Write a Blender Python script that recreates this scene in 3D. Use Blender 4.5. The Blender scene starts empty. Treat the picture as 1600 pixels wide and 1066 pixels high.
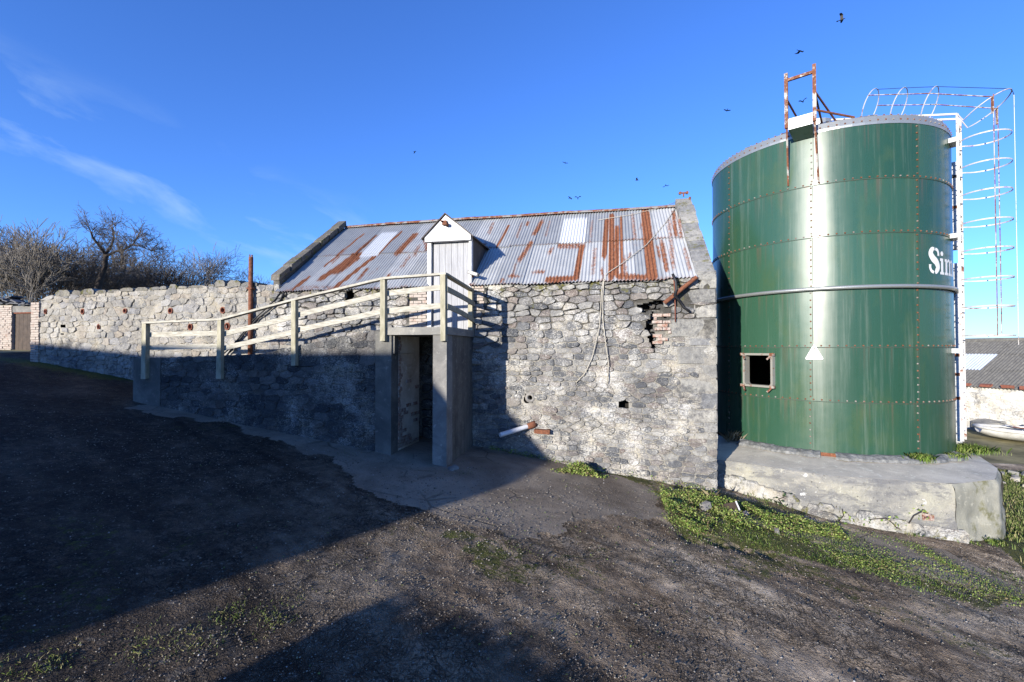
import bpy, math, random
import numpy as np
from mathutils import Vector, Matrix

random.seed(7)
RNG = np.random.default_rng(11)
scene = bpy.context.scene
COL = scene.collection

# ------------------------------------------------------------------ camera
EYE = 2.91
LENS = 16.0
PITCH = math.radians(0.97)
cam_data = bpy.data.cameras.new("camera")
cam_data.lens = LENS
cam_data.sensor_width = 36.0
cam_data.clip_start = 0.05
cam_data.clip_end = 3000
cam = bpy.data.objects.new("camera", cam_data)
COL.objects.link(cam)
cam.location = (0, 0, EYE)
cam.rotation_euler = (math.pi / 2 + PITCH, 0, 0)
scene.camera = cam
scene.render.resolution_x = 1024
scene.render.resolution_y = 682

# ------------------------------------------------------------------ light
SUN_AZ = math.radians(36.8)      # heading of the light, clockwise from +Y
SUN_EL = math.radians(12.0)
SUN = Vector((math.cos(SUN_EL) * math.sin(SUN_AZ), math.cos(SUN_EL) * math.cos(SUN_AZ), -math.sin(SUN_EL)))
sd = bpy.data.lights.new("sun", 'SUN')
sd.energy = 5.0
sd.angle = math.radians(0.5)
sd.color = (1.0, 0.94, 0.84)
so = bpy.data.objects.new("sun", sd)
so.rotation_euler = SUN.to_track_quat('-Z', 'Y').to_euler()
so.location = (-20, -25, 20)
COL.objects.link(so)

world = bpy.data.worlds.new("World")
scene.world = world
world.use_nodes = True
wt = world.node_tree
for n_ in list(wt.nodes):
    wt.nodes.remove(n_)
w_out = wt.nodes.new("ShaderNodeOutputWorld")
w_bg = wt.nodes.new("ShaderNodeBackground")
w_sky = wt.nodes.new("ShaderNodeTexSky")
w_sky.sky_type = 'NISHITA'
w_sky.sun_disc = False
w_sky.sun_elevation = SUN_EL
w_sky.sun_rotation = SUN_AZ + math.pi
w_sky.altitude = 0
w_sky.air_density = 1.0
w_sky.dust_density = 0.1
w_sky.ozone_density = 4.0
w_bg.inputs['Strength'].default_value = 0.125
# thin cirrus wisps in one broad band that runs right round the sky dome
def wn(t, **kw):
    n = wt.nodes.new(t)
    for k, v in kw.items():
        setattr(n, k, v)
    return n
L = wt.links.new
w_tc = wn("ShaderNodeTexCoord")
def sky_dot(vec):
    n = wn("ShaderNodeVectorMath", operation='DOT_PRODUCT')
    n.inputs[1].default_value = vec
    L(w_tc.outputs['Generated'], n.inputs[0])
    return n.outputs['Value']
BAND_N = Vector((0.3650, -0.0574, 0.9292)).normalized()
BAND_A = Vector((-0.6093, 0.7424, 0.2852)).normalized()
BAND_B = BAND_N.cross(BAND_A)
w_c = wn("ShaderNodeCombineXYZ")
for k, vec in enumerate((BAND_A, BAND_B, BAND_N)):
    m = wn("ShaderNodeMath", operation='MULTIPLY')
    m.inputs[1].default_value = (5.0, 5.0, 15.0)[k]
    L(sky_dot(vec), m.inputs[0]); L(m.outputs[0], w_c.inputs[k])
w_n = wn("ShaderNodeTexNoise")
w_n.inputs['Scale'].default_value = 1.0
w_n.inputs['Detail'].default_value = 6
w_n.inputs['Roughness'].default_value = 0.55
w_n.inputs['Distortion'].default_value = 0.4
L(w_c.outputs[0], w_n.inputs['Vector'])
w_mr = wn("ShaderNodeMapRange"); w_mr.inputs[1].default_value = 0.53; w_mr.inputs[2].default_value = 0.72
L(w_n.outputs['Fac'], w_mr.inputs[0])
w_abs = wn("ShaderNodeMath", operation='ABSOLUTE'); L(sky_dot(BAND_N), w_abs.inputs[0])
w_mr2 = wn("ShaderNodeMapRange", interpolation_type='SMOOTHSTEP')
w_mr2.inputs[1].default_value = 0.13; w_mr2.inputs[2].default_value = 0.0
L(w_abs.outputs[0], w_mr2.inputs[0])
w_mul = wn("ShaderNodeMath", operation='MULTIPLY')
L(w_mr.outputs[0], w_mul.inputs[0]); L(w_mr2.outputs[0], w_mul.inputs[1])
w_mul2 = wn("ShaderNodeMath", operation='MULTIPLY'); w_mul2.inputs[1].default_value = 0.40
L(w_mul.outputs[0], w_mul2.inputs[0])
w_gr = wn("ShaderNodeMix", data_type='RGBA', blend_type='MULTIPLY')   # the deep, clean blue of this winter sky
w_gr.inputs[0].default_value = 1.0
w_gr.inputs[7].default_value = (0.60, 0.85, 1.40, 1)
L(w_sky.outputs['Color'], w_gr.inputs[6])
w_mix = wn("ShaderNodeMix", data_type='RGBA')
w_mix.inputs[7].default_value = (2.6, 3.5, 4.4, 1)
L(w_gr.outputs[2], w_mix.inputs[6])
L(w_mul2.outputs[0], w_mix.inputs[0])
L(w_mix.outputs[2], w_bg.inputs['Color'])
L(w_bg.outputs['Background'], w_out.inputs['Surface'])

vs = scene.view_settings
scene.display_settings.display_device = 'sRGB'
vs.view_transform = 'Standard'
vs.look = 'None'
vs.exposure = 0.97
vs.gamma = 1.0
vs.use_curve_mapping = False
scene.cycles.max_bounces = 6
scene.cycles.diffuse_bounces = 3
scene.cycles.glossy_bounces = 3
scene.cycles.transparent_max_bounces = 4

# ------------------------------------------------------------------ survey: the photograph's 1600 x 1066 grid -> points of the place
FPX = LENS / 36.0 * 1600
CAMP = np.array([0.0, 0.0, EYE])
def ray(x, y):
    a = (x - 800) / FPX
    b = (533 - y) / FPX
    return np.array([a, math.cos(PITCH) - b * math.sin(PITCH), math.sin(PITCH) + b * math.cos(PITCH)])

W0 = np.array([0.0, 10.3, 0.0])                      # the long wall: origin, direction along it, direction into it
WE = np.array([0.97664, -0.21486, 0.0])
WN = np.array([0.21486, 0.97664, 0.0])
UP = np.array([0.0, 0.0, 1.0])
WROT = math.atan2(WE[1], WE[0])
def F(s, d, z):                                      # frame of the long wall -> world
    return W0 + s * WE + d * WN + z * UP
def to_frame(p):
    q = np.asarray(p) - W0
    return float(q @ WE), float(q @ WN), float(q[2])
def wall_pt(x, y, d=0.0):                            # (s, z) on the plane d behind the wall face
    r = ray(x, y)
    t = ((W0 + d * WN - CAMP) @ WN) / (r @ WN)
    p = CAMP + t * r
    return float((p - W0) @ WE), float(p[2])
def wall_s(x, d=0.0): return wall_pt(x, 520, d)[0]

def soft(v, lo, hi, k=1.2):
    v = np.asarray(v, float)
    v = hi - np.logaddexp(0, (hi - v) / k) * k
    return lo + np.logaddexp(0, (v - lo) / k) * k
def G(x, y):                                         # lie of the land
    return -0.133 * soft(x, -15.0, 17.5) + 0.053 * soft(y, -8.0, 20.0)
def ground_pt(x, y):
    r = ray(x, y)
    t = 0.5
    for _ in range(4000):
        p = CAMP + t * r
        if p[2] <= G(p[0], p[1]): break
        t *= 1.004
    return p[0], p[1]

# ------------------------------------------------------------------ numpy noise
def _hash(ix, iy, seed):
    h = (ix.astype(np.int64) * 374761393 + iy.astype(np.int64) * 668265263 + seed * 1442695041) & 0xFFFFFFFF
    h = ((h ^ (h >> 13)) * 1274126177) & 0xFFFFFFFF
    return ((h ^ (h >> 16)) & 0xFFFF) / 65535.0
def vnoise(x, y, seed=0):
    x = np.asarray(x, float); y = np.asarray(y, float)
    ix = np.floor(x); iy = np.floor(y)
    fx = x - ix; fy = y - iy
    fx = fx * fx * (3 - 2 * fx); fy = fy * fy * (3 - 2 * fy)
    a = _hash(ix, iy, seed); b = _hash(ix + 1, iy, seed); c = _hash(ix, iy + 1, seed); d = _hash(ix + 1, iy + 1, seed)
    return (a + (b - a) * fx) * (1 - fy) + (c + (d - c) * fx) * fy
def fbm(x, y, octv=4, seed=0):
    s = 0; amp = 0.5; tot = 0
    for k in range(octv):
        s = s + amp * vnoise(np.asarray(x) * 2 ** k, np.asarray(y) * 2 ** k, seed + k * 17)
        tot += amp; amp *= 0.5
    return s / tot

# ------------------------------------------------------------------ materials
class Mat:
    def __init__(self, name):
        self.m = bpy.data.materials.new(name)
        self.m.use_nodes = True
        self.t = self.m.node_tree
        self.t.nodes.clear()
        self.o = self.t.nodes.new("ShaderNodeOutputMaterial")
        self.b = self.t.nodes.new("ShaderNodeBsdfPrincipled")
        self.t.links.new(self.b.outputs[0], self.o.inputs[0])
    def n(self, ty, **kw):
        n = self.t.nodes.new(ty)
        for k, v in kw.items(): setattr(n, k, v)
        return n
    def put(self, v, sock):
        if isinstance(v, bpy.types.NodeSocket): self.t.links.new(v, sock)
        elif isinstance(v, tuple) and len(v) == 3 and sock.type == 'RGBA': sock.default_value = (*v, 1)
        else: sock.default_value = v
    def pos(self, scale=(1, 1, 1), rot=(0, 0, 0), obj=False):
        src = self.n("ShaderNodeTexCoord").outputs['Object'] if obj else self.n("ShaderNodeNewGeometry").outputs['Position']
        m = self.n("ShaderNodeMapping")
        m.inputs['Scale'].default_value = scale; m.inputs['Rotation'].default_value = rot
        self.put(src, m.inputs['Vector'])
        return m.outputs[0]
    def noise(self, scale, detail=4, rough=0.55, vec=None, dist=0.0):
        n = self.n("ShaderNodeTexNoise")
        n.inputs['Scale'].default_value = scale; n.inputs['Detail'].default_value = detail
        n.inputs['Roughness'].default_value = rough; n.inputs['Distortion'].default_value = dist
        self.put(vec if vec is not None else self.pos(), n.inputs['Vector'])
        return n.outputs['Fac']
    def voro(self, scale, vec=None, feature='F1'):
        n = self.n("ShaderNodeTexVoronoi", feature=feature)
        n.inputs['Scale'].default_value = scale
        self.put(vec if vec is not None else self.pos(), n.inputs['Vector'])
        return n.outputs['Distance']
    def mr(self, v, a, b, c=0.0, d=1.0):
        n = self.n("ShaderNodeMapRange", interpolation_type='LINEAR')
        self.put(v, n.inputs[0])
        for k, q in enumerate((a, b, c, d)): self.put(q, n.inputs[k + 1])
        return n.outputs[0]
    def math(self, op, a, b=0.0, clamp=False):
        n = self.n("ShaderNodeMath", operation=op, use_clamp=clamp)
        self.put(a, n.inputs[0]); self.put(b, n.inputs[1])
        return n.outputs[0]
    def mix(self, f, a, b, mode='MIX'):
        n = self.n("ShaderNodeMix", data_type='RGBA', blend_type=mode)
        self.put(f, n.inputs[0]); self.put(a, n.inputs[6]); self.put(b, n.inputs[7])
        return n.outputs[2]
    def ramp(self, f, stops, interp='LINEAR'):
        n = self.n("ShaderNodeValToRGB")
        n.color_ramp.interpolation = interp
        e = n.color_ramp.elements
        while len(e) < len(stops): e.new(0.5)
        for k, (p, c) in enumerate(stops):
            e[k].position = p; e[k].color = (*c, 1)
        self.put(f, n.inputs[0])
        return n.outputs[0]
    def attr(self, name):
        return self.n("ShaderNodeAttribute", attribute_name=name).outputs['Fac']
    def rnd(self):
        a = self.n("ShaderNodeObjectInfo").outputs['Random']
        b = self.n("ShaderNodeNewGeometry").outputs['Random Per Island']
        return self.math('FRACT', self.math('ADD', a, b))
    def bump(self, h, strength=0.5, dist=0.02, normal=None):
        n = self.n("ShaderNodeBump")
        n.inputs['Strength'].default_value = strength; n.inputs['Distance'].default_value = dist
        self.put(h, n.inputs['Height'])
        if normal is not None: self.put(normal, n.inputs['Normal'])
        return n.outputs[0]
    def done(self, color, rough=0.9, metal=0.0, normal=None, spec=0.3, k=0.62):
        if k != 1.0: color = self.mix(1.0, color, (k, k, k), 'MULTIPLY')
        self.put(color, self.b.inputs['Base Color']); self.put(rough, self.b.inputs['Roughness'])
        self.put(metal, self.b.inputs['Metallic']); self.put(spec, self.b.inputs['Specular IOR Level'])
        if normal is not None: self.put(normal, self.b.inputs['Normal'])
        return self.m

def mat_stone(name, palette, lime=0.0, dark_z=None, k=0.62, lime_col=(0.66, 0.645, 0.60), moss_z=None, fine=1.0, lichen=0.5, limescale=1.3):
    M = Mat(name)
    r = M.rnd()
    n = len(palette)
    base = M.ramp(r, [((k + 0.5) / n, c) for k, c in enumerate(palette)])
    n1 = M.noise(7, 6, 0.65)
    base = M.mix(1.0, base, M.ramp(n1, [(0.25, (0.62, 0.62, 0.64)), (0.75, (1.35, 1.33, 1.28))]), 'MULTIPLY')
    n2 = M.noise(38, 4, 0.7)
    base = M.mix(M.mr(n2, 0.56, 0.70, 0, lichen), base, (0.5, 0.5, 0.46))
    base = M.mix(M.mr(n2, 0.42, 0.30, 0, 0.6), base, (0.05, 0.05, 0.055))
    if lime > 0:
        big = M.noise(limescale, 6, 0.7, dist=0.3)
        sm = M.noise(30, 7, 0.82, M.pos((1, 1, 1.7)))
        f = M.math('ADD', M.math('MULTIPLY', big, 0.8), M.math('MULTIPLY', sm, 0.95))
        lim = M.mr(f, 1.06 - 0.36 * lime, 1.16 - 0.36 * lime, 0, 0.92)
        tone = M.mix(M.mr(M.noise(3.1, 3), 0.4, 0.65), lime_col, tuple(c * f_ for c, f_ in zip(lime_col, (0.86, 0.80, 0.68))))
        base = M.mix(lim, base, tone)
        blk = M.mr(M.math('ADD', M.math('MULTIPLY', M.noise(1.1, 5, 0.7), 0.5), M.math('MULTIPLY', M.noise(13, 6, 0.8), 0.5)), 0.51, 0.60, 0, 0.70)
        base = M.mix(blk, base, (0.09, 0.092, 0.10))
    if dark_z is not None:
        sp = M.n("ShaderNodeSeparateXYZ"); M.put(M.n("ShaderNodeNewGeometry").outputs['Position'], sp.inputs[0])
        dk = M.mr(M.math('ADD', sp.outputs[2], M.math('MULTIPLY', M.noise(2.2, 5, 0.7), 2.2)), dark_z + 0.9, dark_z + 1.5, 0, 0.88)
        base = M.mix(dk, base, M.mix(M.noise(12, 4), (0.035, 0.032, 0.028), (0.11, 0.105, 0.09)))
    if moss_z is not None:
        z0, z1 = moss_z
        sep = M.n("ShaderNodeSeparateXYZ"); M.put(M.n("ShaderNodeNewGeometry").outputs['Position'], sep.inputs[0])
        mz = M.mr(sep.outputs[2], z0, z1)
        mm = M.mr(M.math('ADD', M.noise(5, 6, 0.7), M.math('MULTIPLY', mz, 0.20)), 0.74, 0.82, 0, 0.85)
        base = M.mix(mm, base, M.mix(M.noise(20, 3), (0.05, 0.06, 0.012), (0.22, 0.20, 0.05)))
    h = M.math('ADD', M.noise(24 * fine, 6, 0.7), M.math('MULTIPLY', M.noise(90 * fine, 3, 0.6), 0.35))
    return M.done(base, 0.93, 0, M.bump(h, 0.8, 0.03), 0.2, k)

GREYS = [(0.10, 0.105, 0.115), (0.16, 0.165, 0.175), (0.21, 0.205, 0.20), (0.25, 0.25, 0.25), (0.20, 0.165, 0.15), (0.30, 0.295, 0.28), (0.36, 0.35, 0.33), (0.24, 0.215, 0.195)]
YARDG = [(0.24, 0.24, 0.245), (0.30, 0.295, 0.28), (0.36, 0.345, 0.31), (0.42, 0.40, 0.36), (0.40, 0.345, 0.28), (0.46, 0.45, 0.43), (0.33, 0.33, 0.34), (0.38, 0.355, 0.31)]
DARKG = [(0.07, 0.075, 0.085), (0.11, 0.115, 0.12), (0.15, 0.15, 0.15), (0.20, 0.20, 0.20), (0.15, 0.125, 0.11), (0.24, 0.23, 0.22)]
m_stone = mat_stone("barn stone", GREYS, 0.47, lime_col=(0.70, 0.68, 0.635), moss_z=(3.1, 4.3), k=0.72)
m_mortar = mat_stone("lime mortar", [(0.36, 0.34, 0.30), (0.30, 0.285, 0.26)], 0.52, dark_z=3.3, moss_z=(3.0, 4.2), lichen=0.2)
m_quoin = mat_stone("dressed quoin stone", [(0.27, 0.265, 0.25), (0.36, 0.35, 0.32), (0.22, 0.225, 0.235), (0.40, 0.385, 0.35)], 0.15, moss_z=(3.6, 5.0), k=0.72)
m_yard = mat_stone("yard wall stone", YARDG, 0.55, lime_col=(0.64, 0.61, 0.55), moss_z=(4.3, 5.2), lichen=0.3)
m_yard_mortar = mat_stone("yard wall mortar", [(0.47, 0.43, 0.36), (0.42, 0.385, 0.33)], 0.7, lime_col=(0.58, 0.55, 0.48), dark_z=None, lichen=0.2)
m_cope = mat_stone("coping stone", [(0.20, 0.19, 0.17), (0.28, 0.26, 0.22), (0.34, 0.32, 0.27), (0.24, 0.235, 0.22)], 0.3, moss_z=(2.0, 4.6))
m_skew = mat_stone("lichened skew stone", [(0.12, 0.11, 0.10), (0.17, 0.16, 0.14), (0.22, 0.20, 0.17)], 0.25, moss_z=(2.0, 4.6))
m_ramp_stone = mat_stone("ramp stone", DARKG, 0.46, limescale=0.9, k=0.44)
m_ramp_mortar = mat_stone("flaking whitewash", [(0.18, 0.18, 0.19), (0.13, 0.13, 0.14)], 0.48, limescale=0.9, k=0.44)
m_shed = mat_stone("limewashed shed stone", [(0.5, 0.48, 0.43), (0.42, 0.40, 0.36), (0.30, 0.29, 0.28), (0.55, 0.53, 0.48)], 0.95, k=0.85)
m_plinth_stone = mat_stone("plinth footing stone", GREYS, 0.8, moss_z=(-9, 0.4))

def mat_concrete(name, base, dark, light, moss=0.0, scale=1.0, bump=0.5, boards=False, k=0.75, patch=False):
    M = Mat(name)
    c = M.ramp(M.noise(1.6 * scale, 7, 0.65, dist=0.5), [(0.3, dark), (0.5, base), (0.66, light)])
    c = M.mix(M.mr(M.noise(9, 6, 0.7), 0.58, 0.66, 0, 0.55), c, tuple(min(0.8, v * 1.5) for v in light))
    c = M.mix(M.mr(M.noise(60, 3, 0.7), 0.35, 0.25, 0, 0.8), c, tuple(v * 0.4 for v in dark))
    if patch:
        pit = M.mr(M.voro(9), 0.16, 0.05)
        c = M.mix(M.math('MULTIPLY', pit, M.mr(M.noise(2.5, 3), 0.5, 0.6)), c, (0.07, 0.068, 0.06))
        w_ = M.noise(1.5, 9, 0.72, M.pos((1, 1, 2.8)), 0.3)
        c = M.mix(M.mr(w_, 0.52, 0.56, 0, 0.62), c, (0.16, 0.16, 0.165))
        c = M.mix(M.mr(w_, 0.45, 0.40, 0, 0.5), c, (0.46, 0.43, 0.36))
        c = M.mix(M.mr(M.noise(3.4, 5, 0.65), 0.66, 0.675, 0, 0.9), c, (0.74, 0.73, 0.70))
    if boards:
        v = M.noise(1.0, 6, 0.7, M.pos((5, 5, 0.3)))
        c = M.mix(M.mr(v, 0.42, 0.66, 0, 0.5), c, tuple(x * 0.35 for x in dark))
    if moss > 0:
        c = M.mix(M.mr(M.noise(2.6, 7, 0.7), 0.66 - 0.16 * moss, 0.76 - 0.16 * moss, 0, 0.75), c, M.mix(M.noise(18, 4), (0.06, 0.065, 0.02), (0.26, 0.24, 0.09)))
    h = M.math('ADD', M.noise(30, 6, 0.75), M.math('MULTIPLY', M.noise(5, 4), 0.8))
    if patch:
        h = M.math('ADD', h, M.math('ADD', M.math('MULTIPLY', M.noise(10, 8, 0.8), 1.2), M.math('MULTIPLY', pit, -0.6)))
        bump = 1.0
    return M.done(c, 0.92, 0, M.bump(h, bump, 0.02), 0.2, k)
m_conc = mat_concrete("weathered concrete", (0.27, 0.26, 0.235), (0.17, 0.17, 0.165), (0.36, 0.34, 0.29), 0.35)
m_conc_dark = mat_concrete("stained shuttered concrete", (0.20, 0.185, 0.16), (0.13, 0.12, 0.11), (0.28, 0.26, 0.22), 0.3, boards=True, k=0.6)
m_conc_stain = mat_concrete("dark stained concrete", (0.17, 0.165, 0.15), (0.10, 0.10, 0.095), (0.27, 0.26, 0.23), 0.3, k=0.6)
m_render = mat_concrete("cement render", (0.30, 0.29, 0.27), (0.20, 0.19, 0.18), (0.44, 0.42, 0.38), 0.25, k=0.52)
m_plinth_top = mat_concrete("plinth top lightened for sun", (0.50, 0.455, 0.37), (0.36, 0.335, 0.28), (0.60, 0.55, 0.45), 0.1, k=0.95)  # top coloured lighter than the faces to make up for grazing sun
m_plinth = mat_concrete("patched plinth render", (0.31, 0.30, 0.27), (0.19, 0.19, 0.19), (0.43, 0.41, 0.33), 0.12, scale=0.8, patch=True)
m_plinth_end = mat_concrete("mossy plinth render", (0.33, 0.32, 0.26), (0.24, 0.235, 0.19), (0.42, 0.40, 0.32), 0.75)
m_plaster = mat_concrete("flaking plaster", (0.56, 0.50, 0.41), (0.34, 0.28, 0.21), (0.66, 0.61, 0.52), 0.2, k=1.0)

def mat_ground():
    M = Mat("worn yard surface")
    p = M.pos()
    big = M.noise(0.55, 6, 0.65, p, 0.4)
    mid = M.noise(4.5, 7, 0.7, p)
    fine = M.noise(55, 5, 0.8, p)
    c = M.ramp(big, [(0.33, (0.075, 0.060, 0.048)), (0.52, (0.125, 0.108, 0.092)), (0.70, (0.20, 0.182, 0.16))])
    c = M.mix(1.0, c, M.ramp(mid, [(0.28, (0.42, 0.40, 0.38)), (0.72, (1.7, 1.7, 1.68))]), 'MULTIPLY')
    c = M.mix(1.0, c, M.ramp(M.attr('pale'), [(0.0, (0.40, 0.34, 0.28)), (0.42, (1.18, 1.06, 0.90)), (0.75, (2.1, 1.88, 1.56)), (1.0, (2.75, 2.5, 2.1))]), 'MULTIPLY')  # darker soil left, paler right; contrast pushed to deepen shade and brighten sunlit part
    c = M.mix(1.0, c, M.ramp(M.noise(120, 4, 0.8, p), [(0.3, (0.45, 0.44, 0.43)), (0.7, (1.6, 1.6, 1.58))]), 'MULTIPLY')
    r1 = M.n("ShaderNodeMapping"); r1.inputs['Rotation'].default_value = (0, 0, 0.62); M.put(p, r1.inputs['Vector'])
    r2 = M.n("ShaderNodeMapping"); r2.inputs['Scale'].default_value = (0.30, 2.4, 1); M.put(r1.outputs[0], r2.inputs['Vector'])
    trk = M.noise(1.0, 5, 0.6, r2.outputs[0], 0.4)
    c = M.mix(1.0, c, M.ramp(trk, [(0.35, (0.55, 0.52, 0.49)), (0.5, (1, 1, 1)), (0.66, (1.45, 1.45, 1.43))]), 'MULTIPLY')
    flake = M.noise(11, 6, 0.75, p)
    c = M.mix(M.mr(flake, 0.55, 0.66, 0, 0.5), c, (0.22, 0.205, 0.18))
    c = M.mix(M.mr(flake, 0.40, 0.32, 0, 0.6), c, (0.026, 0.020, 0.016))
    c = M.mix(M.mr(fine, 0.56, 0.70, 0, 0.7), c, (0.17, 0.155, 0.135))
    c = M.mix(M.mr(fine, 0.42, 0.30, 0, 0.7), c, (0.016, 0.014, 0.013))
    spk = M.voro(34, p)
    c = M.mix(M.mr(spk, 0.12, 0.05, 0, 1.0), c, M.mix(M.noise(9, 2), (0.08, 0.075, 0.07), (0.36, 0.34, 0.32)))
    # cracks
    d = M.n("ShaderNodeVectorMath", operation='ADD')
    dn = M.n("ShaderNodeTexNoise"); dn.inputs['Scale'].default_value = 2.5; dn.inputs['Detail'].default_value = 5
    M.put(p, dn.inputs['Vector'])
    sc = M.n("ShaderNodeVectorMath", operation='SCALE'); sc.inputs['Scale'].default_value = 0.9
    M.put(dn.outputs['Color'], sc.inputs[0]); M.put(p, d.inputs[0]); M.put(sc.outputs[0], d.inputs[1])
    cr = M.voro(5.0, d.outputs[0], 'DISTANCE_TO_EDGE')
    where = M.mr(M.noise(0.9, 5, 0.6, p), 0.42, 0.56)
    cr2 = M.voro(13.0, d.outputs[0], 'DISTANCE_TO_EDGE')
    crack = M.math('MULTIPLY', M.math('MAXIMUM', M.mr(cr, 0.05, 0.01), M.mr(cr2, 0.09, 0.02, 0, 0.7)), where)
    c = M.mix(M.math('MULTIPLY', crack, 0.8), c, (0.012, 0.011, 0.010))
    mossy = M.attr("moss")
    mf = M.mr(M.math('ADD', M.math('MULTIPLY', mossy, 0.62), M.math('ADD', M.math('MULTIPLY', M.noise(6, 7, 0.75, p), 0.65), M.math('MULTIPLY', M.mr(cr, 0.10, 0.0), 0.10))), 0.62, 0.74, 0, 0.95)
    c = M.mix(mf, c, M.ramp(M.noise(30, 4, 0.7, p), [(0.3, (0.045, 0.050, 0.012)), (0.55, (0.11, 0.12, 0.028)), (0.72, (0.22, 0.20, 0.05))]))
    h = M.math('ADD', M.math('ADD', M.math('MULTIPLY', mid, 0.9), M.math('MULTIPLY', flake, 1.1)), M.math('ADD', M.math('MULTIPLY', fine, 0.5), M.math('MULTIPLY', crack, -1.3)))
    crumb = M.math('ADD', M.mr(M.voro(22, d.outputs[0]), 0.0, 0.6, 1, 0), M.math('MULTIPLY', M.mr(M.voro(60, p), 0.0, 0.6, 1, 0), 0.5))
    h = M.math('ADD', h, M.math('ADD', M.math('MULTIPLY', M.mr(spk, 0.2, 0.0), 0.35), M.math('MULTIPLY', crumb, 0.55)))
    return M.done(c, 0.95, 0, M.bump(h, 1.0, 0.045), 0.2, 1.0)
m_ground = mat_ground()

def mat_apron():
    M = Mat("worn concrete apron")
    p = M.pos()
    c = M.ramp(M.noise(0.9, 7, 0.65, p, 0.5), [(0.3, (0.13, 0.102, 0.074)), (0.5, (0.22, 0.18, 0.135)), (0.7, (0.32, 0.27, 0.205))])
    c = M.mix(M.mr(M.noise(60, 5, 0.8, p), 0.40, 0.28, 0, 0.6), c, (0.05, 0.047, 0.043))
    c = M.mix(M.mr(M.noise(70, 3, 0.8, p), 0.60, 0.72, 0, 0.5), c, (0.33, 0.32, 0.30))
    mf = M.mr(M.math('ADD', M.attr("moss"), M.math('MULTIPLY', M.noise(5, 6, 0.75, p), 0.6)), 0.75, 0.95, 0, 0.8)
    c = M.mix(mf, c, (0.045, 0.055, 0.016))
    c = M.mix(1.0, c, M.ramp(M.noise(110, 4, 0.8, p), [(0.3, (0.6, 0.6, 0.6)), (0.7, (1.4, 1.4, 1.4))]), 'MULTIPLY')
    cw = M.voro(1.1, M.pos((1, 1, 1), (0, 0, .3)), 'DISTANCE_TO_EDGE')
    ck = M.math('MULTIPLY', M.mr(M.math('ADD', cw, M.math('MULTIPLY', M.noise(6, 5, 0.7, p), 0.06)), 0.055, 0.035), M.mr(M.noise(1.0, 3, 0.5, p), 0.50, 0.58))
    c = M.mix(M.math('MULTIPLY', ck, 0.45), c, (0.03, 0.027, 0.02))
    h = M.math('ADD', M.noise(7, 6, 0.7, p), M.math('ADD', M.math('MULTIPLY', M.noise(70, 4, 0.7, p), 0.6), M.math('MULTIPLY', ck, -0.6)))
    return M.done(c, 0.93, 0, M.bump(h, 0.9, 0.03), 0.2, 0.9)
m_apron = mat_apron()

def mat_roof():
    M = Mat("rusting galvanised sheet")
    p = M.pos()
    r = M.n("ShaderNodeObjectInfo").outputs['Random']
    z = M.ramp(M.math('ADD', M.math('MULTIPLY', r, 0.5), M.math('MULTIPLY', M.noise(3, 6, 0.6, p), 0.5)), [(0.2, (0.30, 0.315, 0.335)), (0.5, (0.42, 0.435, 0.445)), (0.8, (0.58, 0.585, 0.58))])
    z = M.mix(M.mr(M.noise(45, 4, 0.7, p), 0.36, 0.26, 0, 0.5), z, (0.14, 0.13, 0.13))
    z = M.mix(M.attr("white"), z, (0.74, 0.76, 0.78))
    ru = M.attr("rust")
    f = M.mr(M.math('ADD', ru, M.math('MULTIPLY', M.noise(12, 8, 0.8, p), 1.0)), 0.82, 1.06)
    rc = M.ramp(M.noise(14, 6, 0.75, p), [(0.3, (0.10, 0.038, 0.020)), (0.5, (0.25, 0.085, 0.035)), (0.68, (0.36, 0.15, 0.07))])
    c = M.mix(f, z, rc)
    rough = M.mr(f, 0, 1, 0.55, 0.9)
    met = M.mr(f, 0, 1, 0.12, 0.0)
    return M.done(c, rough, met, M.bump(M.noise(30, 4, 0.7, p), 0.15, 0.01), 0.4, 0.72)
m_roof = mat_roof()

def mat_rusty(name, paint, amount, rough=0.6, metal=0.0, scale=7):
    M = Mat(name)
    p = M.pos()
    f = M.mr(M.math('ADD', M.noise(scale, 7, 0.75, p), M.math('MULTIPLY', M.noise(scale * 5, 4, 0.7, p), 0.3)), 0.92 - 0.5 * amount, 1.0 - 0.5 * amount)
    rc = M.ramp(M.noise(18, 5, 0.7, p), [(0.3, (0.11, 0.042, 0.024)), (0.55, (0.26, 0.095, 0.045)), (0.7, (0.34, 0.15, 0.085))])
    c = M.mix(f, paint, rc)
    return M.done(c, M.mr(f, 0, 1, rough, 0.9), M.mr(f, 0, 1, metal, 0.0), M.bump(M.noise(40, 4, 0.7, p), 0.25, 0.008), 0.4)
m_rust = mat_rusty("rusted iron", (0.30, 0.13, 0.07), 0.9)
m_lap = mat_rusty("rust stained lap", (0.05, 0.085, 0.06), 0.40, 0.7, 0.0, 3)
m_galv = mat_rusty("galvanised steel", (0.46, 0.48, 0.47), 0.08, 0.38, 0.55)
m_rustgalv = mat_rusty("half rusted steel frame", (0.50, 0.48, 0.44), 0.68, 0.6, 0.1, 4)
m_hatch = mat_rusty("dull painted hatch steel", (0.36, 0.35, 0.31), 0.38, 0.6, 0.1, 6)
m_cage = mat_rusty("rust flecked white steel", (0.62, 0.59, 0.57), 0.40, 0.5, 0.0, 2.2)
m_whitesteel = mat_rusty("white painted tube", (0.70, 0.71, 0.71), 0.10, 0.4, 0.0, 3)
m_ridge = mat_rusty("rusted ridge cap", (0.34, 0.32, 0.30), 0.62, 0.7, 0.1, 3)

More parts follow.
